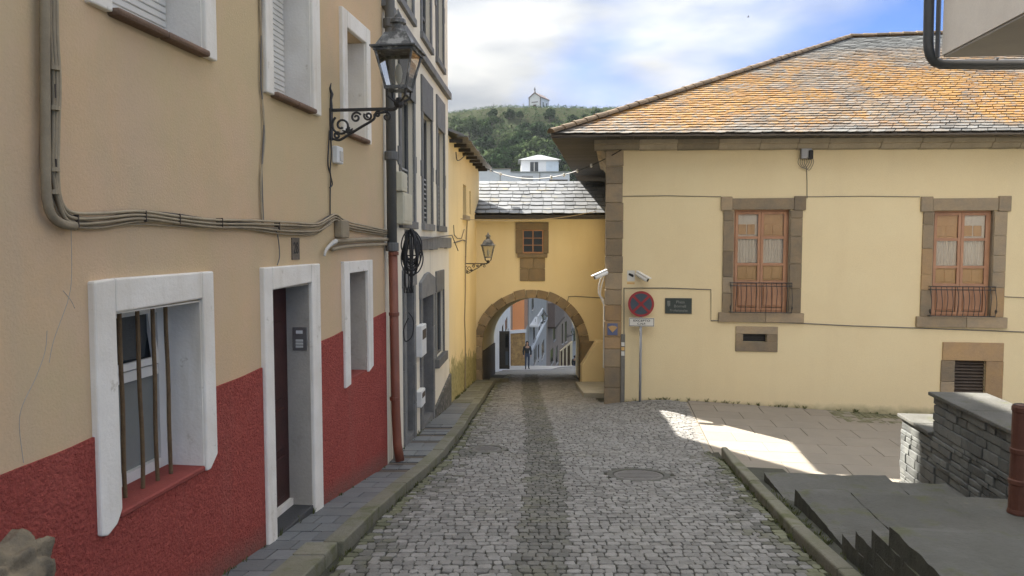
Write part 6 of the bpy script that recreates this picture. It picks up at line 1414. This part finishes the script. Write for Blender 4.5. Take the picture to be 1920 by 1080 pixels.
for k in range(6):
    mb = crown(rt, 30, 62, 3.1 + .3 * (k % 3), 5.6 + .6 * (k % 2)); o = mb.build('crown', LEAF[k % 3]); me = o.data; bpy.data.objects.remove(o)
    tm = MB(); tm.tube([(0, 0, -1), (0, 0, 1.2), (.2, .1, 3)], [.32, .26, .12], 7)
    for q in range(4): tm.tube([(.05, 0, 1.4 + q * .3), (math.cos(q * 1.7) * 1.1, math.sin(q * 1.7) * 1.1, 2.8 + q * .4)], [.12, .04], 5)
    o2 = tm.build('trunk', BARK); me2 = o2.data; bpy.data.objects.remove(o2); protos.append((me, me2))
spots = []
tries = 0
while len(spots) < 60 and tries < 4000:
    tries += 1
    px = rt.uniform(846, 1165); d_ = rt.uniform(192, 272); x = (px - 960) / F * d_
    if d_ > 268 and px < 900: continue
    if any(math.hypot(x - a, (d_ - b) * .8) < 3.6 for a, b, _ in spots): continue
    spots.append((x, d_, rt.random()))
TL = ['dark green round tree in the wood below the chapel', 'mid green bushy tree in the wood below the chapel', 'pale grey green tree in the wood below the chapel']
for x, d_, q in spots:
    k = rt.randrange(6) if q > .35 else rt.choice((0, 3)); t = thing('hillside_tree', (x, d_, hillz(x, d_) - .3), TL[k % 3], 'tree', 'trees in the wood below the chapel', rt.uniform(0, 6.28)); s_ = rt.uniform(.85, 1.5) * (1 - .55 * sm(235, 268, d_)); t.scale = (s_ * rt.uniform(.9, 1.15), s_, s_ * rt.uniform(.85, 1.1))
    for me, nm in zip(protos[k], ('crown', 'trunk')): o = bpy.data.objects.new(nm, me); COL.objects.link(o); o.parent = t
us = [MB(), MB(), MB()]
for i in range(5600):
    px = rt.uniform(840, 1175); d_ = rt.uniform(150, 294); x = (px - 960) / F * d_; z = hillz(x, d_); k = rt.choice((0, 0, 1, 1, 2)) if d_ < 262 else rt.choice((0, 0, 1)); s0 = rt.uniform(.4, 1.1) if d_ < 272 else rt.uniform(.35, .75)
    for q in range(7):
        p = Vector((x + rt.gauss(0, .6) * s0, d_ + rt.gauss(0, .6) * s0, z + abs(rt.gauss(.5, .5)) * s0)); u = Vector((rt.uniform(-1, 1), rt.uniform(-1, 1), rt.uniform(-.5, .5))).normalized(); v = u.orthogonal().normalized(); a = s0 * rt.uniform(.25, .45)
        us[k].add([p - u * a, p - v * a * .7, p + u * a, p + v * a * .7], [(0, 1, 2, 3)])
for k in range(3): us[k].build('undergrowth', LEAF[k], label=('dark', 'mid green', 'pale')[k] + ' scrub covering the hillside between the trees', cat='scrub', kind='stuff')

# ------------------------------------------------------------------ people
def person(loc, rz, lab, jacket, hairlong, stride):
    t = thing('person', loc, lab, 'person', None, rz)
    J = {'pel': (0, 0, .92, .13, .10), 'sp': (0, 0, 1.12, .125, .09), 'ch': (0, .01, 1.32, .15, .10), 'nk': (0, 0, 1.44, .05, .05), 'hd0': (0, -.01, 1.52, .065, .075), 'hd1': (0, -.015, 1.60, .075, .09), 'hd2': (0, -.01, 1.67, .055, .065),
         'hl': (-.09, 0, .86, .085, .085), 'kl': (-.10, -.03 - stride, .49, .058, .058), 'al': (-.10, .02 - stride, .09, .04, .04), 'tl': (-.115, -.13 - stride, .035, .038, .03),
         'hr': (.09, 0, .86, .085, .085), 'kr': (.10, -.01 + stride, .49, .058, .058), 'ar': (.10, .06 + stride, .09, .04, .04), 'tr': (.115, -.09 + stride, .035, .038, .03),
         'sl': (-.19, .01, 1.37, .055, .055), 'el': (-.235, .03, 1.10, .042, .042), 'wl': (-.22, -.04, .87, .03, .03), 'sr': (.19, .01, 1.37, .055, .055), 'er': (.235, .03, 1.10, .042, .042), 'wr': (.22, -.04, .87, .03, .03)}
    Ed = [('pel', 'sp'), ('sp', 'ch'), ('ch', 'nk'), ('nk', 'hd0'), ('hd0', 'hd1'), ('hd1', 'hd2'), ('pel', 'hl'), ('hl', 'kl'), ('kl', 'al'), ('al', 'tl'), ('pel', 'hr'), ('hr', 'kr'), ('kr', 'ar'), ('ar', 'tr'), ('ch', 'sl'), ('sl', 'el'), ('el', 'wl'), ('ch', 'sr'), ('sr', 'er'), ('er', 'wr')]
    for sd_, w_ in ((-1, 'wl'), (1, 'wr')):
        b_ = J[w_]; J['pm' + w_] = (b_[0], b_[1] - .03, b_[2] - .06, .028, .018); Ed.append((w_, 'pm' + w_))
        for f_ in range(4): J[f'f{f_}{w_}'] = (b_[0] + sd_ * .005, b_[1] - .055 + f_ * .018, b_[2] - .13 - .008 * (f_ in (1, 2)), .009, .009); Ed.append(('pm' + w_, f'f{f_}{w_}'))
        J['th' + w_] = (b_[0] - sd_ * .01, b_[1] - .075, b_[2] - .075, .010, .010); Ed.append((w_, 'th' + w_))
    def skin(names, edges, grow, nm, mts, pick):
        idx = {n: i for i, n in enumerate(names)}; me = bpy.data.meshes.new(nm); me.from_pydata([J[n][:3] for n in names], [(idx[a], idx[b]) for a, b in edges], []); o = bpy.data.objects.new(nm, me); COL.objects.link(o)
        o.modifiers.new('skin', 'SKIN')
        for i, n in enumerate(names): sv = me.skin_vertices[0].data[i]; sv.radius = (J[n][3] + grow, J[n][4] + grow); sv.use_root = (n == names[0])
        s_ = o.modifiers.new('sub', 'SUBSURF'); s_.levels = s_.render_levels = 2
        dg = bpy.context.evaluated_depsgraph_get(); m2 = bpy.data.meshes.new_from_object(o.evaluated_get(dg)); bpy.data.objects.remove(o)
        for q in mts: m2.materials.append(q)
        for p in m2.polygons: p.material_index = pick(p.center); p.use_smooth = True
        o = bpy.data.objects.new(nm, m2); COL.objects.link(o); o.parent = t; return o
    names = ['pel'] + [n for n in J if n != 'pel']
    def pick(c):
        if c.z < .14: return 2
        if c.z < 1.06 and abs(c.x) < .17: return 1
        return 0
    skin(names, Ed, 0, 'body', [SKIN, JEANS, BOOTS], pick)
    jn = ['pel', 'sp', 'ch', 'nk', 'sl', 'el', 'wl', 'sr', 'er', 'wr']; skin(jn, [('pel', 'sp'), ('sp', 'ch'), ('ch', 'nk'), ('ch', 'sl'), ('sl', 'el'), ('el', 'wl'), ('ch', 'sr'), ('sr', 'er'), ('er', 'wr')], .022, 'jacket', [jacket], lambda c: 0)
    hm = MB(); bm = bmesh.new(); bmesh.ops.create_uvsphere(bm, u_segments=20, v_segments=14, radius=1)
    for v in bm.verts:
        d = v.co.copy(); k = 1 + .04 * math.sin(d.x * 18) * math.sin(d.z * 14); z = d.z * .10
        if d.z < -.1 and hairlong: z = d.z * (.34 if d.y > -.3 else .1)
        y_ = d.y * .105 + .03
        if d.y < -.55 and d.z < .55: y_ = .0
        v.co = Vector((d.x * .098 * k * (1 + (.35 if d.z < -.4 and hairlong else 0)), y_, 1.635 + z))
    hm.add([v.co for v in bm.verts], [tuple(v.index for v in f.verts) for f in bm.faces]); bm.free(); hm.build('hair', HAIR, t, local=True, smooth=True)
    fc = MB(); fc.lathe([(.006, -.004), (.012, 0), (.006, .004)], (-.03, -.105, 1.605), 8); fc.lathe([(.006, -.004), (.012, 0), (.006, .004)], (.03, -.105, 1.605), 8); fc.build('eyes', BOOTS, t, local=True)
    fm_ = MB(); fm_.tube([(0, -.098, 1.60), (0, -.122, 1.565), (0, -.10, 1.555)], [.008, .013, .008], 6); fm_.tube([(-.022, -.10, 1.528), (0, -.107, 1.527), (.022, -.10, 1.528)], .006, 5)
    for sx_ in (-1, 1): fm_.tube([(sx_ * .078, .0, 1.575), (sx_ * .088, .01, 1.60), (sx_ * .08, .012, 1.625)], .012, 6)
    fm_.build('face', SKIN, t, local=True); return t
a = gh(988.5, 692.5, lambda x, y: walkz(y) - .07); a = at(988.5, 692.5, 44.6); a.z = walkz(44.6) - .07
person(a, .1, 'person with long dark hair, dark jacket and jeans standing beyond the arch', JACKET, True, .03)
a = at(1078, 675, 60); person((a.x, 60, walkz(60) - .12), 2.6, 'person in dark coat lower down the far street, legs hidden by the crest', JACKET, False, .07)
# bird
bd = thing('bird', at(1403, 32, 120), 'tiny dark bird flying in the blue part of the sky', 'bird')
MB().tube([(-.22, 0, 0), (-.1, 0, .02), (.05, 0, .02), (.18, 0, 0)], [.01, .06, .05, .015], 7).build('body', BOOTS, bd, local=True, smooth=True)
for sg in (-1, 1): MB().prism([(.06, sg * .03, .03), (-.06, sg * .03, .03), (-.12, sg * .32, .16), (-.02, sg * .34, .17)], (0, 0, -.012)).build('wing', BOOTS, bd, local=True)

# ------------------------------------------------------------------ haze
hz = MB().box(-690, 690, -690, 690, -60, 75)
me = bpy.data.meshes.new('haze'); me.from_pydata([tuple(v) for v in hz.v], [], hz.f); hm_ = bpy.data.materials.new('haze_air'); hm_.use_nodes = True
N, L = hm_.node_tree.nodes, hm_.node_tree.links; N.clear(); o_ = N.new('ShaderNodeOutputMaterial'); pv = N.new('ShaderNodeVolumePrincipled'); pv.inputs['Density'].default_value = .00011; pv.inputs['Color'].default_value = (.82, .9, 1, 1); pv.inputs['Anisotropy'].default_value = .2
L.new(pv.outputs[0], o_.inputs['Volume']); me.materials.append(hm_); ho = bpy.data.objects.new('haze', me); COL.objects.link(ho); ho['kind'] = 'stuff'; ho['label'] = 'thin pale haze over the valley and hillside'

# ------------------------------------------------------------------ weeds in the joints along walls and kerbs
rw = random.Random(3); wd = MB()
def tuft(p, h, n):
    for q in range(n):
        a = rw.uniform(0, 6.283); l = h * rw.uniform(.5, 1.1); d = Vector((math.cos(a), math.sin(a), 0)); b = p + d * rw.uniform(0, .03); sd_ = Vector((-d.y, d.x, 0)) * rw.uniform(.003, .007); m1 = b + d * l * .25 + Vector((0, 0, l * .6)); t_ = b + d * l * .6 + Vector((0, 0, l))
        wd.add([b - sd_, b + sd_, m1 + sd_ * .8, t_, m1 - sd_ * .8], [(0, 1, 2, 3, 4)])
for q in range(55):
    y = rw.uniform(5.5, 16); tuft(Vector((kerbx(y) + .015, y, roadz(kerbx(y) + .02, y) - .01)), rw.uniform(.02, .06), 6)
for q in range(45):
    y = rw.uniform(5.5, 22); tuft(Vector((wallx(y) + .03, y, walkz(y) - .01)), rw.uniform(.02, .08) if y < 17 else rw.uniform(.05, .14), 7)
for q in range(60):
    s_ = rw.uniform(.5, 10); p = M.P(s_, 0, .03); tuft(Vector((p.x, p.y, plazaz(p.x, p.y) if p.x > 4 else roadz(p.x, p.y))), rw.uniform(.03, .10), 7)
for q in range(60):
    y = rw.uniform(5.5, KEND); tuft(Vector((rkerbx(y) - .03, y, roadz(rkerbx(y) - .03, y) - .01)), rw.uniform(.02, .07), 7)
for q in range(30):
    y = rw.uniform(6, 9.5); tuft(Vector((rkerbx(y) + .2, y, walkz(y) - .08)), rw.uniform(.03, .08), 7)
wd.build('weeds', mat('weed_green', (.075, .095, .028), (.11, .115, .04), 5, .85, 0, 20, var=.2), label='small green weeds in the joints along walls and kerbs', cat='weeds', kind='stuff')
